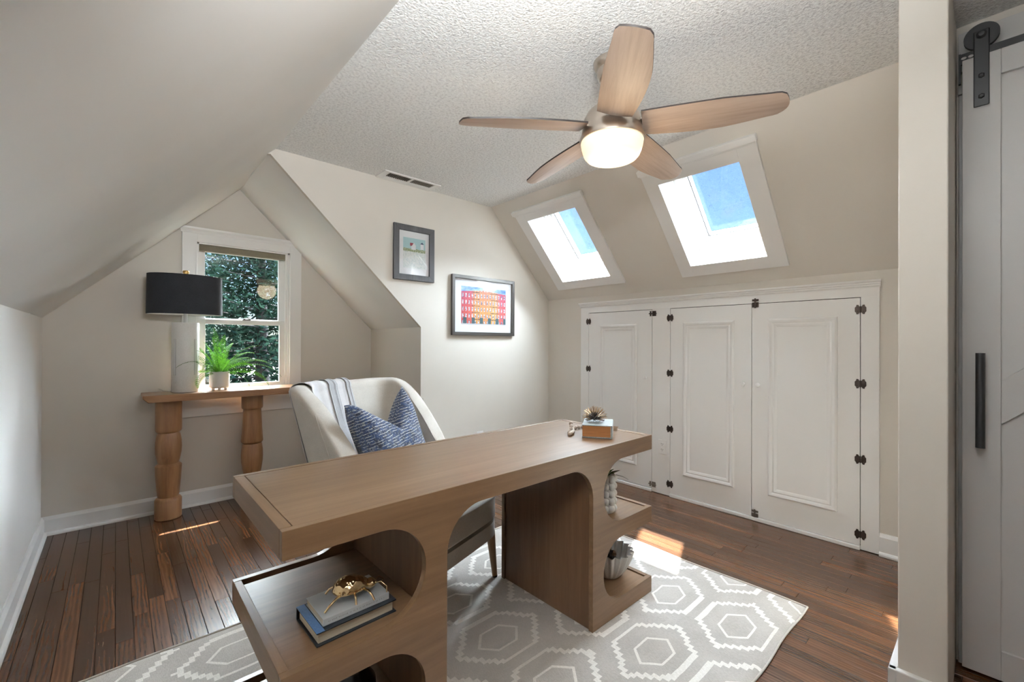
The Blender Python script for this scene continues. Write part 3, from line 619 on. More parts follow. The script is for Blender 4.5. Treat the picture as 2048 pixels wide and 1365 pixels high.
hd = MB(); hd.tube([(DX0-0.038, 0.035, 0.845), (DX0-0.038, 0.035, 1.185)], 0.0125, 16); hd.tube([(DX0-0.038, 0.035, 0.91), (DX0+0.002, 0.035, 0.91)], 0.008, 10); hd.tube([(DX0-0.038, 0.035, 1.12), (DX0+0.002, 0.035, 1.12)], 0.008, 10)
hd.build('handle', 'black', bd, smooth=40, label='long black bar handle')
st_ = MB(); st_.box(DX0-0.006, DX0-0.0005, 0.013, 0.053, 2.085, 2.362)
so_ = st_.build('hanger_strap', 'black', bd, bevel=0.003)
for z in (2.12, 2.195): MB().lathe([(0.009, 0), (0.009, 0.005), (0.005, 0.007)], seg=6).build('bolt', 'black', so_).matrix_local = Matrix.Translation((DX0-0.006, 0.033, z)) @ Matrix.Rotation(-pi/2, 4, 'Y')
wl = MB().lathe([(0.010, -0.008), (0.046, -0.008), (0.046, -0.004), (0.041, 0), (0.046, 0.004), (0.046, 0.008), (0.010, 0.008)], seg=28).build('roller_wheel', 'black', bd, smooth=30)
wl.matrix_local = Matrix.Translation((DX0+0.010, 0.033, 2.345)) @ Matrix.Rotation(pi/2, 4, 'Y')
ax_ = MB().lathe([(0.014, 0), (0.014, 0.004), (0.008, 0.009), (0.0, 0.010)], seg=16).build('axle_cap', 'black', bd, smooth=30); ax_.matrix_local = Matrix.Translation((DX0-0.006, 0.033, 2.345)) @ Matrix.Rotation(-pi/2, 4, 'Y')
rl = empty('sliding_door_track'); tag(rl, 'black flat steel track carrying the sliding barn door', 'door track')
MB().box(DX0+0.006, DX0+0.014, -1.6, 0.088, 2.262, 2.302).build('rail', 'black', rl, bevel=0.001)
for y in (0.078, 0.060): MB().lathe([(0.005, 0), (0.0045, 0.0015)], seg=12).build('screw_hole', 'doorpaint', rl).matrix_local = Matrix.Translation((DX0+0.0055, y, 2.284)) @ Matrix.Rotation(-pi/2, 4, 'Y') @ Matrix.Diagonal((1, 1.5, 1, 1))
MB().tube([(DX0+0.010, -0.02, 2.284), (2.396, -0.02, 2.284)], 0.008, 8).build('spacer', 'black', rl)
MB().box(DX0+0.002, DX0+0.016, 0.086, 0.092, 2.19, 2.302).build('stop', 'black', rl)
struct(MB().box(2.39, 2.41, -1.6, 0.094, 2.256, 2.405).build('trim_2', 'doorpaint', bevel=0.002), 'grey white header board behind the door track', 'trim')
tr3 = MB(); tr3.box(2.385, 2.41, -1.0, 0.096, 2.17, 2.205); tr3.box(2.392, 2.41, -1.0, 0.094, 0, 2.17)
struct(tr3.build('trim_3', 'doorpaint', bevel=0.003), 'door casing behind the sliding barn door', 'trim')

# ------------------------------------------------------------------ rug
rg = MB()
NX, NY = 150, 96
def rugf(u, v_):
    x = RUG[0]+(RUG[1]-RUG[0])*u; y = RUG[2]+(RUG[3]-RUG[2])*v_
    e = 0.006*sin(y*9+1)*(1 if u > 0.99 else 0)+0.0
    z = 0.009 + 0.0012*sin(x*11+y*4)*max(0, 1-0)
    if u in (0.0, 1.0) or v_ in (0.0, 1.0): z = 0.0015
    if x > 0.25 and x < 1.98 and y > 1.08 and y < 1.74: z = 0.009
    return (x+e, y+0.004*sin(x*13), z)
rg.grid(NX, NY, rugf)
rug = rg.build('area_rug', 'rug', smooth=60); tag(rug, 'pale taupe rug with white woven hexagons under the desk', 'rug')
bi = MB(); e_ = 0.0045
pts = [(RUG[0], RUG[2]), (RUG[1], RUG[2]), (RUG[1], RUG[3]), (RUG[0], RUG[3])]
for k in range(4):
    (ax, ay), (bx, by) = pts[k], pts[(k+1) % 4]; N = 40
    bi.tube([(ax+(bx-ax)*t/N + (0.006*sin((ay+(by-ay)*t/N)*9+1) if k == 1 else 0), ay+(by-ay)*t/N + (0.004*sin((ax+(bx-ax)*t/N)*13) if k in (0, 2) else 0), 0.005) for t in range(N+1)], e_, 8)
bi.build('binding', fabric('rug edge binding', (0.46, 0.42, 0.37, 1), (0.60, 0.56, 0.50, 1)), rug, smooth=60)

# ------------------------------------------------------------------ desk
ZR = 0.010; DXa, DXb, DYa, DYb, CX = 0.290, 1.935, 1.120, 1.700, 1.1125
desk = empty('writing_desk', (0, 0, 0)); tag(desk, 'greyed brown wooden desk with rounded cutouts and open end shelves', 'desk')
def arc(cx, cz, r, a0, a1, n=14): return [(cx+r*cos(radians(a0+(a1-a0)*i/n)), cz+r*sin(radians(a0+(a1-a0)*i/n))) for i in range(n+1)]
half = [(0.8225, 0.770), (0.8225, 0.700)] + arc(0.5725, 0.5625, 0.1375, 90, 270, 22) + [(0.8225, 0.425), (0.8225, 0.350)] + arc(0.5675, 0.2175, 0.1325, 90, 270, 22) + [(0.8225, 0.085), (0.8225, ZR), (0.360, ZR)] + arc(0.225, 0.567, 0.135, 0, 90, 14)
outl = [(CX+a, b) for a, b in half] + [(CX-a, b) for a, b in reversed(half)]
TH_ = 0.022
MB().prism(outl, DYa, DYa+TH_, xz).build('front_panel', 'desk', desk, bevel=0.0012, recalc=True)
MB().prism(outl, DYb-TH_, DYb, xz).build('back_panel', 'desk', desk, bevel=0.0012, recalc=True)
ya, yb = DYa+TH_+0.0010, DYb-TH_-0.0022
B('desktop', 'desk', DXa+0.0302, DXb-0.0302, ya, yb, 0.704, 0.7690, desk, 0.0012)
for s in (0, 1):
    x0 = DXa if s == 0 else DXb-0.028
    B('end_rail', 'desky', x0, x0+0.028, ya, yb, 0.700, 0.770, desk, 0.001)
    xa, xb = (DXa, DXa+0.022) if s == 0 else (DXb-0.022, DXb)
    si, so2 = (DXa+0.023, 0.690) if s == 0 else (1.535, DXb-0.023)
    for (z0, z1, zp) in ((0.350, 0.425, 0.420), (ZR, 0.085, 0.078)):
        B('shelf_rail', 'desky', xa, xb, ya, yb, z0, z1, desk, 0.001)
        B('shelf', 'desk', si, so2, ya, yb-0.026, zp-0.026, zp, desk, 0.001)
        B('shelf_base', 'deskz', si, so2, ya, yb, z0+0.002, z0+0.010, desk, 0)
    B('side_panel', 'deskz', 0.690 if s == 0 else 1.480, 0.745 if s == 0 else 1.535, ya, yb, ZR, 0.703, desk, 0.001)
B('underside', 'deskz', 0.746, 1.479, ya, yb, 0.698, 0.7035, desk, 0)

# ------------------------------------------------------------------ console table (three turned legs)
con = empty('console_table'); tag(con, 'honey wood console table on turned legs below the alcove window', 'table')
CT0, CT1, CYa, CYb, CZ = 0.128, 1.432, 3.662, 3.932, 0.862
tt = MB(); tt.prism([(CT0, CZ), (CT1, CZ), (CT1, CZ-0.018), (CT1-0.028, CZ-0.048), (CT0+0.028, CZ-0.048), (CT0, CZ-0.018)], CYa, CYb, xz)
tt.build('tabletop', 'mangox', con, bevel=0.004, recalc=True)
ZT = CZ-0.048
def leg(prof, x, lab=None):
    mb = MB(); mb.lathe(prof, seg=36, sx=1.0, sy=1.0); mb.build('leg', 'mango', con, smooth=38, recalc=False, loc=(x, 3.828, 0), label=lab)
A = [(0.070, 0.0), (0.076, 0.006), (0.076, 0.128), (0.069, 0.140), (0.058, 0.148), (0.062, 0.165), (0.070, 0.26), (0.075, 0.350), (0.075, 0.362), (0.066, 0.372), (0.059, 0.378), (0.065, 0.405), (0.073, 0.45), (0.075, 0.49), (0.073, 0.53), (0.067, 0.57), (0.061, 0.588), (0.068, 0.594), (0.073, 0.602), (0.074, 0.62), (0.074, ZT)]
Bp = [(0.070, 0.0), (0.074, 0.006), (0.074, 0.10), (0.070, 0.180), (0.067, 0.200), (0.058, 0.208), (0.063, 0.235), (0.072, 0.30), (0.074, 0.34), (0.072, 0.39), (0.066, 0.43), (0.061, 0.438), (0.070, 0.446), (0.074, 0.456), (0.066, 0.57), (0.061, 0.68), (0.060, 0.698), (0.069, 0.706), (0.072, 0.715), (0.072, ZT)]
leg(A, 0.273); leg(Bp, 0.779); leg(A, 1.285)

# ------------------------------------------------------------------ table lamp
lp = empty('table_lamp', (0.362, 3.808, CZ)); tag(lp, 'white cylinder table lamp with black drum shade on the console', 'lamp')
b_ = MB(); b_.lathe([(0.060, 0.0), (0.076, 0.001), (0.079, 0.006), (0.079, 0.478), (0.076, 0.483), (0.010, 0.484)], seg=48); b_.build('base', 'ceramic', lp, smooth=40)
MB().lathe([(0.0765, 0), (0.0765, 0.004)], seg=48).build('foot_ring', 'bronze', lp, loc=(0, 0, -0.0005))
for a in (217, 308, 38, 127):
    a = radians(a); s = MB(); s.box(-0.0075, -0.0050, 0.0765, 0.0798, 0.120, 0.370, 1); s.box(0.0050, 0.0075, 0.0765, 0.0798, 0.120, 0.370, 1); s.box(-0.0050, 0.0050, 0.0765, 0.0806, 0.123, 0.367)
    o = s.build('slot', ['slot', 'inkgrey'], lp); o.rotation_euler = (0, 0, a-pi/2)
MB().lathe([(0.012, 0.484), (0.012, 0.57)], seg=20).build('neck', Mat('clear acrylic neck', (0.72, 0.72, 0.72, 1), 0.1).m, lp, smooth=40)
sh = MB(); ring_ = lambda r, z: (r, z)
SHX, SHY = 1.0, 0.66
sh.lathe([(0.216, 0.540), (0.216, 0.544), (0.213, 0.810), (0.211, 0.810), (0.214, 0.542), (0.213, 0.540)], seg=64, sx=SHX, sy=SHY, cap=False)
sho = sh.build('lamp_shade', 'shade', lp, smooth=50)
MB().lathe([(0.2125, 0.541), (0.210, 0.809)], seg=64, sx=SHX, sy=SHY, cap=False).build('shade_lining', 'shade_in', sho, smooth=60)
df = MB(); df.lathe([(0.211, 0.548), (0.211, 0.5485)], seg=64, sx=SHX, sy=SHY); 
sp = MB()
for a in (0, 120, 240): sp.tube([(0, 0, 0.80), (0.208*cos(radians(a)), 0.208*SHY*sin(radians(a)), 0.806)], 0.002, 6)
sp.tube([(0, 0, 0.57), (0, 0, 0.82)], 0.004, 8); sp.build('harp', 'nickel', lp, smooth=40)
MB().lathe([(0.006, 0.812), (0.008, 0.822), (0.017, 0.830), (0.020, 0.838), (0.017, 0.848), (0.004, 0.852)], seg=20).build('finial', 'goldsat', lp, smooth=50)
co = MB(); co.tube([(-0.078, 0.02, 0.004), (-0.12, 0.06, 0.012), (-0.14, 0.10, 0.022), (-0.12, 0.138, 0.01), (-0.10, 0.140, -0.02), (-0.10, 0.150, -0.30)], 0.0022, 6); co.build('cord', Mat('clear lamp cord', (0.62, 0.60, 0.56, 1), 0.2).m, lp, smooth=50)

# ------------------------------------------------------------------ fern
fe = empty('potted_fern', (0.562, 3.800, CZ)); tag(fe, 'green fern in a ribbed white footed pot on the console', 'plant')
pot = MB(); prof = [(0.050, 0.016), (0.058, 0.022)]
for k in range(9): prof += [(0.0625, 0.026+k*0.0115), (0.0637, 0.0305+k*0.0115), (0.0625, 0.035+k*0.0115)]
prof += [(0.064, 0.134), (0.060, 0.134), (0.058, 0.118), (0.005, 0.118)]
po = pot.build if False else MB().lathe(prof, seg=40).build('pot', 'potmat', fe, smooth=30)
for k in range(6):
    a = radians(k*60+20); MB().ball((0.044*cos(a), 0.044*sin(a), 0.010), 0.010, 10, 6, 0, (1, 1, 1.05)).build('foot', 'potmat', po, smooth=60)
MB().lathe([(0.0575, 0.119), (0.03, 0.126), (0.002, 0.128)], seg=20).build('soil', 'soil', fe)
rf = random.Random(5)
def frond(az, elev, Ln, droop, twist=0.0, w=0.030, r0=0.02):
    mb = MB(); d = Vector((cos(az), sin(az), 0)); p = Vector((r0*cos(az), r0*sin(az), 0.122)); pts = [p.copy()]; e = elev; N = 32
    for i in range(N):
        st_ = Ln/N; p = p + (d*cos(e)+Vector((0, 0, sin(e))))*st_; e -= droop/N*(0.5+1.2*i/N); pts.append(p.copy())
    mb.tube(pts, [0.0016*(1-0.7*i/N) for i in range(N+1)], 5)
    for i in range(2, N+1):
        t = (pts[i]-pts[i-1]).normalized(); side = t.cross(Vector((0, 0, 1)));
        side = side.normalized() if side.length > 1e-3 else Vector((-sin(az), cos(az), 0))
        side = Matrix.Rotation(twist, 3, t) @ side; nn = side.cross(t)
        f = i/N; L2 = w*(min(1, 0.35+f*2.2))*(1-f**3*0.85)
        for sg in (-1, 1):
            for h_ in (0,):
                q = pts[i]-t*st_*h_; tipv = q+side*sg*L2+t*L2*0.35-nn*sg*0-Vector((0, 0, 0.12*L2)); wd = 0.0026
                m1 = q+side*sg*L2*0.5+t*L2*0.12+nn*0.0015
                mb.add([q-t*wd*0.5, m1-t*wd, tipv, m1+t*wd, q+t*wd*0.5], [(0, 1, 3, 4), (1, 2, 3)])
    return mb.build('frond', 'fern', fe)
FR = [  # azimuth deg (0 = along +x, 270 = towards the room), elevation deg, length, droop rad
    (170, 75, 0.28, 1.2), (185, 60, 0.27, 1.3), (200, 48, 0.26, 1.5), (215, 20, 0.20, 2.2), (150, 70, 0.30, 0.9), (190, 30, 0.17, 1.8),
    (95, 84, 0.33, 0.7), (270, 80, 0.30, 0.9), (250, 72, 0.31, 0.8), (60, 72, 0.29, 1.1), (330, 66, 0.30, 1.1), (10, 40, 0.36, 1.5),
    (350, 30, 0.38, 1.5), (335, 18, 0.33, 1.6), (320, 8, 0.22, 1.5), (300, 55, 0.24, 1.6), (235, 50, 0.20, 1.6), (25, 60, 0.28, 1.3),
    (280, 62, 0.18, 1.2), (0, 62, 0.20, 1.3), (120, 78, 0.24, 0.8), (230, 78, 0.22, 0.9), (345, 50, 0.22, 1.8), (205, 75, 0.20, 1.0)]
for (az, el, ln, dr) in FR: frond(radians(az), radians(el), ln*1.12, dr, rf.uniform(-0.7, 0.7), 0.033+rf.uniform(-0.004, 0.006))

# ------------------------------------------------------------------ armchair (local frame faces -y)
PHI = radians(18.6)
ch = empty('armchair', (1.085, 1.99, 0.0), PHI); tag(ch, 'oatmeal linen wing armchair pulled up behind the desk', 'chair')
ZF = 0.012
def shell(u, t, off=0.0):
    """u -1..1 round the back, t 0..1 seat to top; off: inward(+)/outward(-)"""
    hw = 0.270+0.060*t; yc = 0.24+0.24*t; dp = 0.36-0.02*t       # half width, back y, wing depth forward
    a = abs(u); sgn = 1 if u >= 0 else -1
    # plan curve: flat back, rounded corner, wings running forward and slightly out
    L1, r = hw-0.14, 0.14
    tot = L1 + r*pi/2 + (dp-r)
    s = a*tot
    if s < L1: x, y, nx, ny = s, 0.0, 0.0, -1.0
    elif s < L1+r*pi/2:
        th = (s-L1)/r; x = L1+r*sin(th); y = -(r-r*cos(th)); nx, ny = -sin(th), -cos(th)
    else:
        k = s-L1-r*pi/2; x = hw+0.04*k; y = -r-k; nx, ny = -1.0, 0.0
    return Vector((sgn*(x+nx*off), yc+y+ny*off, 0.0))
def ztop(u):
    a = abs(u); zt = 1.0
    if a > 0.55: zt -= 0.42*((a-0.55)/0.45)**2.2
    return zt
def shell_pt(u, t, off):
    zt = ztop(u); z = 0.40+(zt-0.40)*t; tt_ = (z-0.40)/0.6
    p = shell(u, tt_, off); p.z = z; return p
NU, NT = 60, 18; TK = 0.045
def shellf(u, v_):
    # v_: 0..1 runs up the outside, over the top, down the inside
    uu = -1+2*u
    edge = 1.0 if abs(uu) < 0.93 else max(0.25, sqrt(max(0, 1-((abs(uu)-0.93)/0.07)**2)))
    if v_ < 0.42:
        q = shell_pt(uu, v_/0.42*0.955, -TK*edge)
        q.z -= 0.14*(1-v_/0.42)*1.0
    elif v_ > 0.58: q = shell_pt(uu, (1-v_)/0.42*0.955, TK*edge*0.9)
    else:
        k = (v_-0.42)/0.16*pi; q = shell_pt(uu, 0.955+0.045*sin(k), -TK*edge*cos(k))
    return q
mb = MB(); mb.grid(NU, 40, shellf); mb.build('backrest', 'linen', ch, smooth=80, solid=0)
for sg in (-1, 1):
    MB().tube([shell_pt(sg*0.999, t/14*0.99, 0) for t in range(15)], TK*0.30, 12).build('wing_edge', 'linen', ch, smooth=60)
    pp = [shell_pt(sg*(0.90-0.10*t/14), t/14*0.99, -TK*0.99) + Vector((0, 0, -0.14*(1-t/14))) for t in range(15)]
    MB().tube(pp, 0.0035, 6).build('piping', 'linen', ch, smooth=60)
# seat: rounded cushion over an upholstered rail
def seat(z0, z1, hw, y0, y1, r, puff, name):
    def f(u, v_):
        a = 2*pi*u; e = 0.32
        ca, sa = cos(a), sin(a); sx_ = (abs(ca)**e)*(1 if ca >= 0 else -1); sy_ = (abs(sa)**e)*(1 if sa >= 0 else -1)
        t = v_; k = min(1.0, 1.9*sin(pi*t))**(0.45 if z1 > 0.4 else 0.30) if 0 < t < 1 else 0.0
        if t <= 0.0001 or t >= 0.9999: k = 0.0
        zz = z0+(z1-z0)*(0.5-0.5*cos(pi*t)); sc0 = 0.02+0.98*min(1, k)
        dome = puff*(1-sc0**2) if t > 0.5 else 0
        return Vector((hw*sx_*sc0, (y0+y1)/2+(y1-y0)/2*sy_*sc0, zz+dome))
    m_ = MB(); m_.grid(64, 26, f, closeu=True); return m_.build(name, 'linen', ch, smooth=70)
seat(0.318, 0.452, 0.300, -0.392, 0.22, 0.05, 0.02, 'seat_cushion')
seat(0.232, 0.320, 0.300, -0.392, 0.27, 0.03, 0.0, 'seat_rail')
sm = MB()
for (x, y, ty) in ((-0.245, -0.345, -1), (0.245, -0.345, -1), (-0.22, 0.24, 1), (0.22, 0.24, 1)):
    lg = MB(); k = 1 if x > 0 else -1
    lg.lathe([(0.0115, 0.0), (0.013, 0.003), (0.024, 0.238)], seg=20)
    o = lg.build('leg', 'chairleg', ch, smooth=40, loc=(x+0.02*k, y+0.02*ty, ZF))
    MB().lathe([(0.013, -0.001), (0.0135, 0.008)], seg=16).build('leg_tip', 'black', o)
    # slight outward rake
    for vtx in o.data.vertices: vtx.co.x -= 0.02*k*vtx.co.z/0.24*0.9; vtx.co.y -= 0.02*ty*vtx.co.z/0.24*0.9

# throw over the chair back
tw = empty('throw_blanket', (1.085, 1.99, 0), PHI); tag(tw, 'pale grey throw draped over the armchair back', 'blanket')
def throwf(uc0, uc1, name, mat, extra=0.0):
    def f(u, v_):
        uu = uc0+(uc1-uc0)*u; wv = 0.0022*sin(u*9+v_*3)+0.001*sin(u*17+1)
        k = 0.007+extra+max(0, wv)
        if v_ < 0.45:
            t = v_/0.45; q = shell_pt(uu, -0.15+1.10*t, -TK-k-0.004); q.z -= 0.14*(1-t)
        elif v_ > 0.55:
            t = 1-(v_-0.55)/0.45; q = shell_pt(uu, 0.12+0.83*t, TK*0.9+k)
        else:
            kk = (v_-0.45)/0.10*pi; q = shell_pt(uu, 0.955+(0.045)*sin(kk), 0)
            n0 = shell_pt(uu, 0.955, -(TK+k)*cos(kk)); q.x, q.y = n0.x, n0.y; q.z += k*sin(kk)*1.2
        return q
    m_ = MB(); m_.grid(28, 70, f); return m_.build(name, mat, tw, smooth=80, solid=0.004)
throwf(-0.46, -0.20, 'cloth', 'throw'); throwf(-0.215, -0.125, 'cloth', 'throwstripe', 0.004); throwf(-0.14, -0.02, 'cloth', 'throw', 0.001); throwf(-0.035, 0.02, 'cloth', 'throwstripe', 0.005)

# pillow
pl = empty('throw_pillow', (1.050, 2.07, 0.715)); tag(pl, 'blue pillow with broken cream dashes sitting in the armchair', 'pillow')
def pillowf(side):
    def f(u, v_):
        a, b = -1+2*u, -1+2*v_
        S = 0.245; px_ = a*S*(1-0.07*(1-abs(b))**1 * 0+(-0.06)*(1-b*b)); pz_ = b*S*(1-0.06*(1-a*a))
        th = 0.085*((1-a**4)*(1-b**4))**0.55
        pinch = max(0, 1-abs(a-0.06)/0.92)**1.15*max(0, (b-0.0)/1.0)**1.2
        pz_ -= 0.185*pinch; th *= (1-0.25*pinch)
        th *= 1+0.08*sin(a*7+b*3)
        crease = 0.018*math.exp(-((a-0.08*b)/0.10)**2)*max(0, b+0.1)
        return Vector((px_, side*(th-crease), pz_))
    return f
pm = MB(); pm.grid(44, 44, pillowf(-1)); pm.grid(44, 44, lambda u, v_: pillowf(1)(1-u, v_))
pc = pm.build('cushion', 'pillow', pl, smooth=80, uvfn=lambda c_: ((c_.x/0.49+0.5)+(0 if c_.y < 0 else 0.37), c_.z/0.49+0.5))
pl.rotation_euler = (radians(-20), radians(-5), radians(30))

# ------------------------------------------------------------------ things on the desk
ZD = 0.770
bk = empty('thick_book', (1.745, 1.300, ZD), radians(-56)); tag(bk, 'thick grey green book with rust page edges at the desk end', 'book')
# local: x spine-to-fore, y length
B('page_block', 'brownpages', -0.068, 0.062, -0.088, 0.088, 0.004, 0.056, bk, 0.001)
B('cover', 'greycl', -0.070, 0.070, -0.092, 0.092, 0.056, 0.0605, bk, 0.001)
B('cover', 'greycl', -0.070, 0.070, -0.092, 0.092, 0.0, 0.0045, bk, 0.001)
B('spine', 'greycl', 0.062, 0.0715, -0.092, 0.092, 0.002, 0.0600, bk, 0.003)
ub = empty('sunburst_ornament', (1.735, 1.312, ZD+0.0615+0.0155)); tag(ub, 'spiky metal urchin ornament standing on the thick book', 'ornament')
MB().ball((0, 0, 0), 0.010, 12, 8).build('core', 'needle', ub, smooth=60)
ru = random.Random(3); nd = MB(); i = 0
for k in range(170):
    z = 1-2*(k+0.5)/170; a = k*2.39996; r = sqrt(1-z*z)
    if z < -0.15: continue
    d = Vector((r*cos(a), r*sin(a), z)); Lg = 0.062*ru.uniform(0.92, 1.05)
    if z < 0.0: d.z = abs(d.z)*0.05-0.0; d.normalize()
    nd.tube([d*0.006, d*Lg*0.55], 0.0010, 4, 0); nd.tube([d*Lg*0.55, d*Lg], 0.0011, 4, 1)
for k in range(26):
    a = k*0.73; d = Vector((cos(a), sin(a), -0.17)).normalized(); nd.tube([d*0.006, d*0.048], 0.0010, 4, 0)
nd.build('needles', ['needle', 'needletip'], ub, kind='stuff')
gl_ = empty('bead_garland', (0, 0, ZD)); tag(gl_, 'pale wooden bead garland with jute tassels behind the thick book', 'garland')
gp = [(1.628, 1.372), (1.645, 1.378), (1.661, 1.388), (1.675, 1.40), (1.690, 1.413), (1.704, 1.427), (1.720, 1.440), (1.738, 1.449), (1.757, 1.450), (1.775, 1.443), (1.792, 1.432), (1.806, 1.418), (1.818, 1.402), (1.828, 1.386), (1.836, 1.369), (1.842, 1.352)]
for i, (x, y) in enumerate(gp):
    MB().ball((0, 0, 0), 0.0098, 12, 8).build('bead', 'bead', gl_, smooth=60, loc=(x, y, 0.0098))
for i, (x, y, z) in enumerate(((1.612, 1.366, 0.0098), (1.668, 1.404, 0.020), (1.690, 1.422, 0.030), (1.706, 1.436, 0.040), (1.722, 1.452, 0.034), (1.736, 1.462, 0.022), (1.640, 1.392, 0.0098), (1.657, 1.405, 0.0098))):
    MB().ball((0, 0, 0), 0.0098, 12, 8).build('bead', 'bead', gl_, smooth=60, loc=(x, y, z))
ts = MB()
for k in range(60):
    a = ru.uniform(0, 2*pi); r = ru.uniform(0.0, 0.009); s0 = Vector((1.846, 1.338, 0.011)); e = Vector((1.886, 1.290, 0.009))
    o_ = Vector((cos(a)*r, sin(a)*r, sin(a*1.3)*r)); ts.tube([s0+o_*0.5, (s0+e)/2+o_*1.3+Vector((0, 0, 0.002)), e+o_*1.3], 0.0012, 4)
ts.tube([(1.848, 1.336, 0.011), (1.853, 1.330, 0.011)], 0.0075, 10); ts.build('tassel', 'rope', gl_)

# bubble vase on the upper right shelf
bv = empty('bubble_vase', (1.722, 1.232, 0.420)); tag(bv, 'white bubbled ceramic vase on the upper shelf at the right desk end', 'vase')
vb = MB()
for r_ in range(5):
    for k in range(7): 
        a = 2*pi*(k+0.0*(r_ % 2))/7; vb.ball((0.030*cos(a), 0.030*sin(a), 0.021+r_*0.0345), 0.0195, 14, 10)
vb.lathe([(0.034, 0.001), (0.038, 0.02), (0.038, 0.16), (0.030, 0.172), (0.026, 0.170), (0.022, 0.13)], seg=24); vb.build('body', 'ceramic', bv, smooth=60)
def lf(name, mat, az, el, Ln, w, droop=0.5, z=0.168):
    d = Vector((cos(az), sin(az), 0)); p = Vector((0, 0, z)); e = el; N = 8; vs = []; side = Vector((-sin(az), cos(az), 0)); pts = []
    for i in range(N+1):
        pts.append(p.copy()); p = p+(d*cos(e)+Vector((0, 0, sin(e))))*Ln/N; e -= droop/N
    for i, q in enumerate(pts):
        f = i/N; ww = w*sin(pi*min(1, f*0.9+0.10))**0.8; up = Vector((0, 0, 1))
        vs += [q-side*ww, q-up*ww*0.30, q+side*ww, q+up*0.001]
    fs = [(i*4+k, i*4+(k+1) % 4, (i+1)*4+(k+1) % 4, (i+1)*4+k) for i in range(N) for k in range(4)]
    m_ = MB(); m_.add(vs, fs); m_.build(name, mat, bv, smooth=60)
for k, (az, el, ln, w_, dr, mt) in enumerate(((-15, 22, 0.085, 0.011, 0.5, 'succ'), (-35, 10, 0.115, 0.006, 0.9, 'succ'), (10, 55, 0.08, 0.008, 0.8, 'succg'), (60, 50, 0.075, 0.010, 0.6, 'succ'), (110, 40, 0.08, 0.010, 0.6, 'succ'), (160, 35, 0.08, 0.011, 0.5, 'succ'), (205, 45, 0.075, 0.010, 0.6, 'succg'), (250, 40, 0.07, 0.009, 0.7, 'succg'), (290, 50, 0.05, 0.009, 0.9, 'succg'), (330, 60, 0.05, 0.008, 0.9, 'succg'), (30, 78, 0.10, 0.008, 0.4, 'succg'))):
    lf('leaf', mt, radians(az), radians(el), ln, w_, dr)
# fluted bowl on the lower right shelf
fb = empty('fluted_bowl', (1.800, 1.268, 0.0785)); tag(fb, 'fluted white shell bowl of dark seed pods on the lower right shelf', 'bowl')
bm_ = MB(); NS = 220
def flut(a, z): return 1+0.085*cos(18*a)*min(1, z/0.05)
pr = [(0.035, 0.0), (0.045, 0.002), (0.060, 0.020), (0.078, 0.050), (0.096, 0.088), (0.109, 0.130), (0.1065, 0.131), (0.093, 0.089), (0.075, 0.052), (0.056, 0.024), (0.030, 0.010)]
bm_.lathe(pr, seg=NS, mod=flut)
bo = bm_.build('bowl', 'ceramic', fb, smooth=50); bo.name = 'shell'
rr = random.Random(9)
for k in range(30):
    a = rr.uniform(0, 2*pi); r = rr.uniform(0, 0.045); c0 = Vector((r*cos(a)-0.022, r*sin(a)-0.012, rr.uniform(0.085, 0.135)))
    m_ = MB(); tilt = Matrix.Rotation(rr.uniform(0, pi), 3, 'X') @ Matrix.Rotation(rr.uniform(0, pi), 3, 'Z'); R0 = rr.uniform(0.012, 0.018)
    pts = [tilt @ Vector((R0*(0.35+0.65*t/24)*cos(t*0.62), R0*(0.35+0.65*t/24)*sin(t*0.62), 0.004*sin(t*1.1))) for t in range(25)]
    m_.tube(pts, 0.0034, 6); m_.build('seed_pod', 'pod' if k % 4 else 'podl', fb, smooth=60, loc=tuple(c0))

# books and gold beetle on the upper left shelf
lb = empty('navy_book', (0.503, 1.262, 0.4205), radians(1.5)); tag(lb, 'thick navy hardback with cream pages on the left desk shelf', 'book')
B('page_block', 'pages', -0.108, 0.106, -0.068, 0.076, 0.003, 0.033, lb, 0.001)
B('cover', 'navy', -0.115, 0.113, -0.078, 0.080, 0.033, 0.0365, lb, 0.001); B('cover', 'navy', -0.115, 0.113, -0.078, 0.080, 0.0, 0.0032, lb, 0.001)
B('spine', 'navy', -0.115, 0.113, 0.077, 0.083, 0.001, 0.0360, lb, 0.002)
B('cloth_strip', 'bluecl', -0.1155, -0.094, -0.0785, 0.0805, 0.0362, 0.0372, lb, 0.0003, label='blue cloth strip')
wbk = empty('white_book', (0.507, 1.268, 0.4575), radians(1.0)); tag(wbk, 'slim white paperback on top of the navy hardback', 'book')
B('page_block', 'pages', -0.094, 0.092, -0.064, 0.062, 0.001, 0.0185, wbk, 0.0005)
B('cover', 'paperw', -0.096, 0.094, -0.066, 0.066, 0.0180, 0.0198, wbk, 0.0006); B('cover', 'paperw', -0.096, 0.094, -0.066, 0.066, 0.0, 0.0012, wbk, 0.0003)
B('spine', 'paperw', -0.096, 0.094, -0.068, -0.064, 0.0, 0.0196, wbk, 0.0012)
sp_ = MB(); rl_ = random.Random(2); x = -0.082
while x < 0.080:
    wd = rl_.uniform(0.0012, 0.0030); hh = rl_.choice([0.0028, 0.0028, 0.0036]); sp_.box(x, x+wd*0.5, -0.0683, -0.0679, 0.0078, 0.0078+hh); x += wd+rl_.choice([0.0012, 0.0014, 0.0045])
sp_.build('spine_print', 'inkgrey', wbk, kind='stuff')
bt = empty('gold_beetle_ornament', (0.508, 1.250, 0.4773), radians(-14)); bt.scale = (1.12, 1.12, 1.12); tag(bt, 'hammered gold beetle figurine standing on the white paperback', 'ornament')
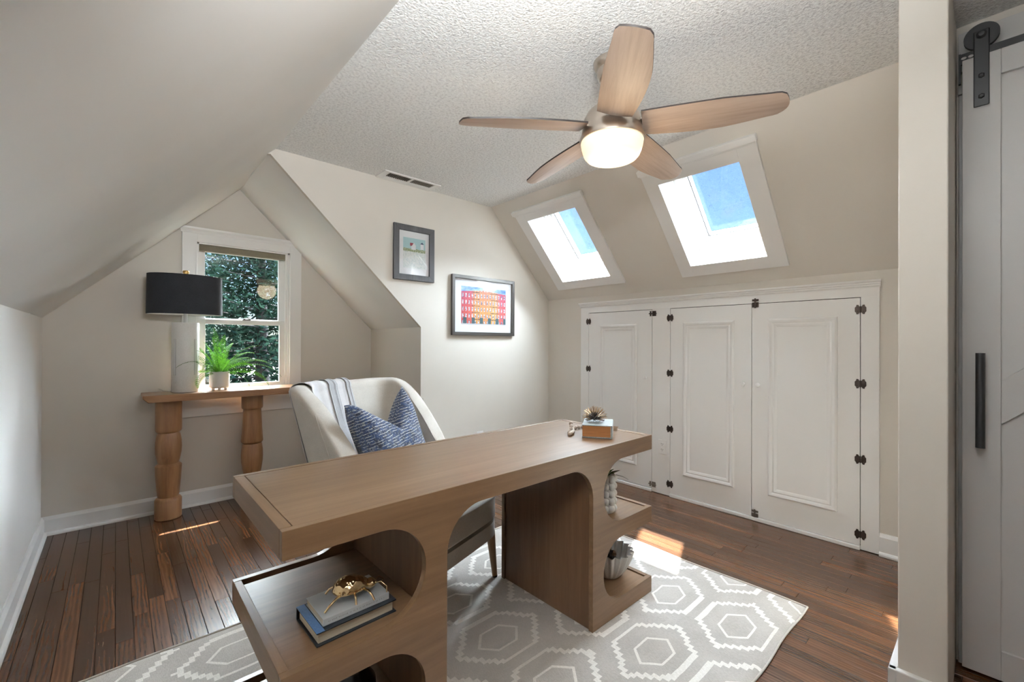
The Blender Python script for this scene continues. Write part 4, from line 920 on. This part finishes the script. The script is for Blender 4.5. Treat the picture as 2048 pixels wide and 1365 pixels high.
def body(u, v_):
    a = 2*pi*u; t = pi*v_; r = sin(t); x = -cos(t)*0.046
    egg = 1-0.16*(x/0.046); y = r*cos(a)*0.031*egg; z = r*sin(a)*(0.030 if sin(a) > 0 else 0.012)*egg
    p = Vector((x, y, z+0.026))
    if sin(a) > 0.05 and 0.1 < v_ < 0.9:
        p += Vector((0, y, z)).normalized()*0.0006*noise.noise(Vector((x*150, y*150, z*150)))
    return p
m_ = MB(); m_.grid(48, 30, body, closeu=True); m_.build('shell', 'gold', bt, smooth=60, recalc=False)
m_ = MB(); m_.ball((0.048, 0, 0.026), 0.014, 16, 10, 0, (1.0, 1.15, 0.85)); m_.ball((0.060, 0.006, 0.027), 0.004, 8, 6); m_.ball((0.060, -0.006, 0.027), 0.004, 8, 6); m_.build('head', 'gold', bt, smooth=60)
for (x, sg, fx) in ((-0.022, 1, -0.035), (0.004, 1, 0.0), (0.030, 1, 0.028), (-0.022, -1, -0.045), (0.004, -1, 0.002), (0.030, -1, 0.020)):
    MB().tube([(x, sg*0.014, 0.020), (x+fx*0.35, sg*0.030, 0.023), (x+fx*0.75, sg*0.040, 0.014), (x+fx, sg*0.043, 0.002)], [0.0034, 0.0031, 0.0028, 0.0028], 8).build('leg', 'goldleg', bt, smooth=60)
for sg in (1, -1): MB().tube([(0.056, sg*0.006, 0.026), (0.072, sg*0.014, 0.030), (0.086, sg*0.022, 0.018), (0.084, sg*0.030, 0.006)], 0.0016, 7).build('antenna', 'goldleg', bt, smooth=60)
# black vase low on the left
kv = MB(); kv.lathe([(0.045, 0), (0.060, 0.006), (0.072, 0.05), (0.070, 0.09), (0.046, 0.125), (0.038, 0.140), (0.048, 0.165), (0.056, 0.185), (0.050, 0.195), (0.038, 0.194)], seg=36)
o = kv.build('black_vase', 'blackglaze', smooth=50, loc=(0.545, 1.33, 0.0785)); tag(o, 'black glazed vase on the lower shelf at the left desk end', 'vase')

# ------------------------------------------------------------------ pictures
def picture(x0, x1, z0, z1, fw, px0, px1, pz0, pz1, fmat, art, label, depth=0.022, cap=None):
    t = empty('framed_picture', (x0, YB, z0)); tag(t, label, 'picture')
    W, H = x1-x0, z1-z0; y1, y0 = -0.001, -depth
    for poly in ([(0, 0), (W, 0), (W-fw, fw), (fw, fw)], [(0, H), (fw, H-fw), (W-fw, H-fw), (W, H)], [(0, 0), (fw, fw), (fw, H-fw), (0, H)], [(W, 0), (W, H), (W-fw, H-fw), (W-fw, fw)]):
        MB().prism(poly, y0, y1, xz).build('frame', fmat, t, bevel=0.0012, seg=1, recalc=True)
    MB().box(fw, W-fw, -0.008, -0.004, fw, H-fw).build('mount', 'mat', t)
    a0, a1, b0, b1 = px0-x0, px1-x0, pz0-z0, pz1-z0
    mb = MB().box(a0, a1, -0.0086, -0.0080, b0, b1)
    mb.build('print', art, t, uvfn=lambda c_: ((c_.x-a0)/(a1-a0), (c_.z-b0)/(b1-b0)))
    MB().box(fw*0.9, W-fw*0.9, -0.0135, -0.0120, fw*0.9, H-fw*0.9).build('glazing', 'picglass', t)
# beach cottage watercolour
m = Mat('beach cottage print', (1, 1, 1, 1), 0.7); uv, u_, v_ = uvsep(m)
skyc = (0.42, 0.62, 0.65, 1)
ns = m.noise(uv, 9, 5, 0.7)
sand = m.ramp(m.noise(uv, 14, 5, 0.8, 1.0), [(0.40, (0.60, 0.68, 0.68, 1)), (0.55, (0.82, 0.84, 0.82, 1)), (0.7, (0.74, 0.78, 0.76, 1))])
green = m.ramp(m.noise(uv, 32, 4, 0.8), [(0.40, (0.10, 0.17, 0.07, 1)), (0.52, (0.36, 0.42, 0.20, 1)), (0.6, (0.80, 0.82, 0.76, 1))])
c = m.mix(m.math('GREATER_THAN', v_, m.math('ADD', 0.50, m.math('MULTIPLY', ns, 0.10))), sand, green)
c = m.mix(m.math('GREATER_THAN', v_, m.math('ADD', 0.60, m.math('MULTIPLY', ns, 0.10))), c, skyc)
def rect(m, u_, v_, a, b, c0, d):
    return m.math('MULTIPLY', m.math('MULTIPLY', m.math('GREATER_THAN', u_, a), m.math('LESS_THAN', u_, b)), m.math('MULTIPLY', m.math('GREATER_THAN', v_, c0), m.math('LESS_THAN', v_, d)))
def tri(m, u_, v_, cx, hw, z0, z1):
    k = m.math('DIVIDE', m.math('ABSOLUTE', m.math('SUBTRACT', u_, cx)), hw); lim = m.math('ADD', z0, m.math('MULTIPLY', m.math('SUBTRACT', 1.0, k), z1-z0))
    return m.math('MULTIPLY', m.math('GREATER_THAN', v_, z0), m.math('LESS_THAN', v_, lim))
c = m.mix(rect(m, u_, v_, 0.36, 0.56, 0.62, 0.75), c, (0.80, 0.82, 0.85, 1)); c = m.mix(rect(m, u_, v_, 0.30, 0.46, 0.74, 0.84), c, (0.30, 0.04, 0.06, 1)); c = m.mix(tri(m, u_, v_, 0.48, 0.10, 0.74, 0.86), c, (0.84, 0.84, 0.86, 1))
c = m.mix(rect(m, u_, v_, 0.78, 0.92, 0.66, 0.84), c, (0.78, 0.80, 0.84, 1)); c = m.mix(tri(m, u_, v_, 0.85, 0.09, 0.84, 0.91), c, (0.06, 0.08, 0.16, 1))
m.base(c)
picture(1.551, 1.906, 1.696, 2.123, 0.045, 1.634, 1.828, 1.793, 2.028, 'greyframe', m.m, 'charcoal framed beach cottage watercolour, upper picture nearer the alcove')
# brick row houses print
m = Mat('row houses print', (1, 1, 1, 1), 0.7); uv, u_, v_ = uvsep(m)
n1 = m.noise(uv, 5, 3, 0.6)
bands = m.ramp(u_, [(0.0, (0.50, 0.07, 0.12, 1)), (0.22, (0.62, 0.12, 0.12, 1)), (0.30, (0.74, 0.38, 0.12, 1)), (0.52, (0.72, 0.30, 0.14, 1)), (0.75, (0.75, 0.42, 0.15, 1)), (0.86, (0.60, 0.12, 0.16, 1)), (1.0, (0.55, 0.09, 0.13, 1))])
vt = m.ramp(v_, [(0.0, (1.0, 0.9, 0.55, 1)), (0.35, (1.15, 1.0, 0.7, 1)), (0.7, (1.0, 0.85, 1.0, 1)), (1.0, (0.85, 0.8, 1.3, 1))])
c = m.mix(1.0, bands, vt, 'MULTIPLY')
fu = m.math('PINGPONG', m.math('MULTIPLY', u_, 15.0), 0.5); fv = m.math('PINGPONG', m.math('ADD', m.math('MULTIPLY', v_, 5.6), 0.2), 0.5)
wn_ = m.math('MULTIPLY', m.math('GREATER_THAN', fu, 0.27), m.math('GREATER_THAN', fv, 0.20))
wcol = m.ramp(m.noise(uv, 24, 3, 0.7), [(0.40, (0.10, 0.10, 0.22, 1)), (0.50, (0.50, 0.52, 0.60, 1)), (0.60, (0.80, 0.80, 0.80, 1))])
c = m.mix(wn_, c, wcol)
fe_ = m.math('MULTIPLY', m.math('LESS_THAN', fv, 0.07), rect(m, m.math('WRAP', u_, 0.42, 0.0), v_, 0.22, 0.40, 0.1, 0.9)); c = m.mix(m.math('MULTIPLY', fe_, m.math('GREATER_THAN', m.noise(uv, 60, 2, 0.7), 0.46)), c, (0.03, 0.04, 0.05, 1))
ink = m.math('LESS_THAN', m.noise(uv, 38, 4, 0.85), 0.435); c = m.mix(m.math('MULTIPLY', ink, 0.85), c, (0.08, 0.03, 0.05, 1))
door_ = m.math('MULTIPLY', rect(m, m.math('WRAP', u_, 0.18, 0.0), v_, 0.04, 0.11, 0.02, 0.19), 1.0); c = m.mix(door_, c, (0.04, 0.10, 0.12, 1))
c = m.mix(m.math('LESS_THAN', v_, 0.03), c, (0.55, 0.55, 0.58, 1))
roofl = m.math('ADD', 0.86, m.math('MULTIPLY', m.math('SUBTRACT', 1.0, m.math('ABSOLUTE', m.math('SUBTRACT', m.math('MULTIPLY', u_, 2.0), 1.0))), 0.07))
c = m.mix(m.math('GREATER_THAN', v_, roofl), c, m.ramp(n1, [(0.35, (0.10, 0.25, 0.55, 1)), (0.6, (0.45, 0.65, 0.85, 1))]))
m.base(c)
picture(2.079, 2.782, 1.277, 1.790, 0.028, 2.181, 2.685, 1.370, 1.700, 'steelframe', m.m, 'steel framed print of red and yellow row houses nearer the closet', 0.026)

# ------------------------------------------------------------------ ceiling vent
vt_ = empty('ceiling_vent', (1.640, 2.965, ZC)); tag(vt_, 'white ceiling register with slatted openings beside the picture wall', 'vent')
VW, VD = 0.232, 0.094
mb = MB(); T_ = 0.008
for (x0, x1, y0, y1) in ((-VW, -0.185, -VD*0.72, VD), (0.190, VW, -VD*0.72, VD), (-0.185, 0.190, -VD*0.72, -0.045), (-0.185, 0.190, 0.035, VD), (-0.008, 0.012, -0.045, 0.035)): mb.box(x0, x1, y0, y1, -T_, -0.001)
mb.build('frame', 'plastic', vt_, bevel=0.002)
MB().box(-0.185, 0.190, -0.045, 0.035, -0.0015, 0.0).build('duct', 'duct', vt_)
for k in range(12):
    MB().box(-0.001, 0.001, -0.045, 0.035, -0.007, -0.001).build('slat', 'slat', vt_, loc=(-0.176+k*0.0146, 0, 0))
for k in range(12):
    o = MB().box(-0.0075, 0.0075, -0.045, 0.035, -0.0008, 0.0).build('slat', 'slat', vt_, loc=(0.024+k*0.0142, 0, -0.004)); o.rotation_euler = (0, radians(-14), 0)

# ------------------------------------------------------------------ ceiling fan
FX, FY = 1.598, 1.121
fan = empty('ceiling_fan', (FX, FY, ZC)); tag(fan, 'five blade ceiling fan with washed oak blades and a lit glass bowl', 'ceiling fan')
MB().lathe([(0.036, -0.085), (0.056, -0.077), (0.064, -0.060), (0.064, -0.035), (0.074, -0.026), (0.079, -0.012), (0.080, -0.001), (0.02, -0.0005)], seg=40).build('canopy', 'nickel', fan, smooth=35)
MB().lathe([(0.013, -0.20), (0.013, -0.07)], seg=16).build('downrod', 'nickel', fan, smooth=40)
MB().lathe([(0.126, -0.352), (0.138, -0.350), (0.140, -0.336), (0.133, -0.320), (0.127, -0.290), (0.122, -0.255), (0.108, -0.225), (0.084, -0.203), (0.050, -0.190), (0.018, -0.184), (0.016, -0.175)], seg=56).build('motor_housing', 'nickel', fan, smooth=40)
MB().lathe([(0.002, -0.432), (0.050, -0.431), (0.088, -0.427), (0.108, -0.419), (0.119, -0.406), (0.126, -0.388), (0.131, -0.370), (0.134, -0.350), (0.02, -0.349)], seg=56).build('light_bowl', 'opal', fan, smooth=60)
BN = 30
def blade_mesh():
    # outline: width grows then rounds off, leading edge curved; pitch about its length
    top, bot, vs, fs = [], [], [], []
    Lr0, Lr1 = 0.130, 0.648
    st = []
    for i in range(BN+1):
        f = i/BN; r = Lr0+(Lr1-Lr0)*f
        w_ = 0.072+0.011*sin(pi*min(1, f/0.9))-0.014*max(0, f-0.6)/0.4
        if f > 0.93: w_ *= sqrt(max(0.0, 1-((f-0.93)/0.072)**2))*0.30+0.70
        sweep = 0.010*sin(pi*f)-0.004
        st.append((r, -w_+sweep, w_+sweep))
    mb = MB(); n = 7; pts = []
    for (r, a, b) in st:
        for k in range(n):
            y = a+(b-a)*k/(n-1); c0 = (2*k/(n-1)-1)
            pts.append((r+0.016*(1-c0*c0)*max(0, (r-0.55)/0.11), y, -0.006*(1-c0*c0)))
    m1 = len(pts); pit = radians(-13)
    def P2(p, dz): 
        x, y, z = p; return (x, y*cos(pit)-(z+dz)*sin(pit), y*sin(pit)+(z+dz)*cos(pit)-0.022*(x-0.12)/0.54)
    vs = [P2(p, 0) for p in pts]+[P2(p, 0.007) for p in pts]
    fb_ = [(i*n+k, (i+1)*n+k, (i+1)*n+k+1, i*n+k+1) for i in range(BN) for k in range(n-1)]
    mb.add(vs, fb_+[tuple(reversed([q+m1 for q in f])) for f in fb_])
    rim = [(i*n, (i+1)*n) for i in range(BN)]+[(BN*n+k, BN*n+k+1) for k in range(n-1)]+[((i+1)*n+n-1, i*n+n-1) for i in range(BN-1, -1, -1)]+[(k+1, k) for k in range(n-2, -1, -1)]
    mb.f += [(a, b, b+m1, a+m1) for a, b in rim]; mb.mi += [1]*len(rim)
    return mb
b0 = blade_mesh().build('blade', ['blade', 'bladeedge'], fan, smooth=40, recalc=True)
ar = MB(); ar.box(0.095, 0.17, -0.022, 0.022, -0.003, 0.006); ar.box(0.15, 0.175, -0.045, 0.045, -0.002, 0.003)
for y in (-0.035, 0, 0.035): ar.ball((0.162, y, -0.0125+0.0*y), 0.0045, 8, 6)
a0 = ar.build('blade_arm', 'nickel', b0, bevel=0.001); a0.rotation_euler = (radians(-13), 0, 0); a0.location = (0, 0, 0.011)
FAN_A = [147, 77, 5, -65, -139]
for i, a in enumerate(FAN_A):
    o = b0 if i == 0 else copytree(b0, fan)
    o.location = (0, 0, -0.293); o.rotation_euler = (0, 0, radians(a))
fanl = bpy.data.lights.new('fan_bulb', 'POINT'); fanl.energy = 2.5; fanl.color = (1.0, 0.80, 0.55); fanl.shadow_soft_size = 0.12
fo = bpy.data.objects.new('fan_bulb', fanl); col.objects.link(fo); fo.location = (FX, FY, ZC-0.50)

# ------------------------------------------------------------------ outside: ground and evergreens
struct(MB().box(-60, 60, -20, 90, -3.4, -3.2).build('ground', 'lawn'), 'lawn far below the window', 'ground')
def conifer(x, y, H, seed, label):
    t = empty('evergreen_tree', (x, y, -3.2)); tag(t, label, 'tree', None); r = random.Random(seed)
    tr = MB(); tr.tube([(0, 0, 0), (0.05, 0.02, H*0.35), (0.0, -0.03, H*0.7), (0.02, 0, H*0.97)], [0.17, 0.14, 0.08, 0.02], 10)
    to = tr.build('trunk', 'bark', t, smooth=60)
    br = MB(); fo_ = MB(); vs = []; fs = []
    nb = 150
    for k in range(nb):
        f = k/nb; z = 0.6+(H-0.8)*f; az = k*2.4+r.uniform(-0.3, 0.3); Lb = (1.5*(1-f)**0.7+0.2)*r.uniform(0.75, 1.1)
        d = Vector((cos(az), sin(az), r.uniform(-0.10, 0.25))); p0 = Vector((0, 0, z))
        br.tube([p0, p0+d*Lb*0.6, p0+d*Lb], [0.025*(1-f)+0.008, 0.012, 0.004], 5)
        for q in range(int(230*(Lb/1.6)+20)):
            s = r.uniform(0.15, 1.03)**0.75; c0 = p0+d*Lb*s+Vector((r.gauss(0, 0.13), r.gauss(0, 0.13), r.gauss(-0.05, 0.10)))*(0.4+s)
            e1 = Vector((r.gauss(0, 1), r.gauss(0, 1), r.gauss(0, 0.7))).normalized()*r.uniform(0.035, 0.085); e2 = e1.orthogonal().normalized()*r.uniform(0.014, 0.034)
            n_ = len(vs); vs += [c0-e1-e2*0.2, c0+e2, c0+e1, c0-e2]; fs.append((n_, n_+1, n_+2, n_+3))
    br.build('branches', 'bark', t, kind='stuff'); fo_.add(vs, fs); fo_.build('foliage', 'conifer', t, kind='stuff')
conifer(2.0, 9.2, 8.2, 1, 'evergreen tree straight outside the alcove window, its trunk showing')
conifer(-1.1, 11.4, 9.4, 2, 'evergreen tree outside behind the table lamp')
conifer(4.9, 12.2, 9.6, 4, 'evergreen tree outside at the window edge by the chair')
conifer(1.6, 14.6, 10.5, 6, 'farthest evergreen tree outside, filling the gap')
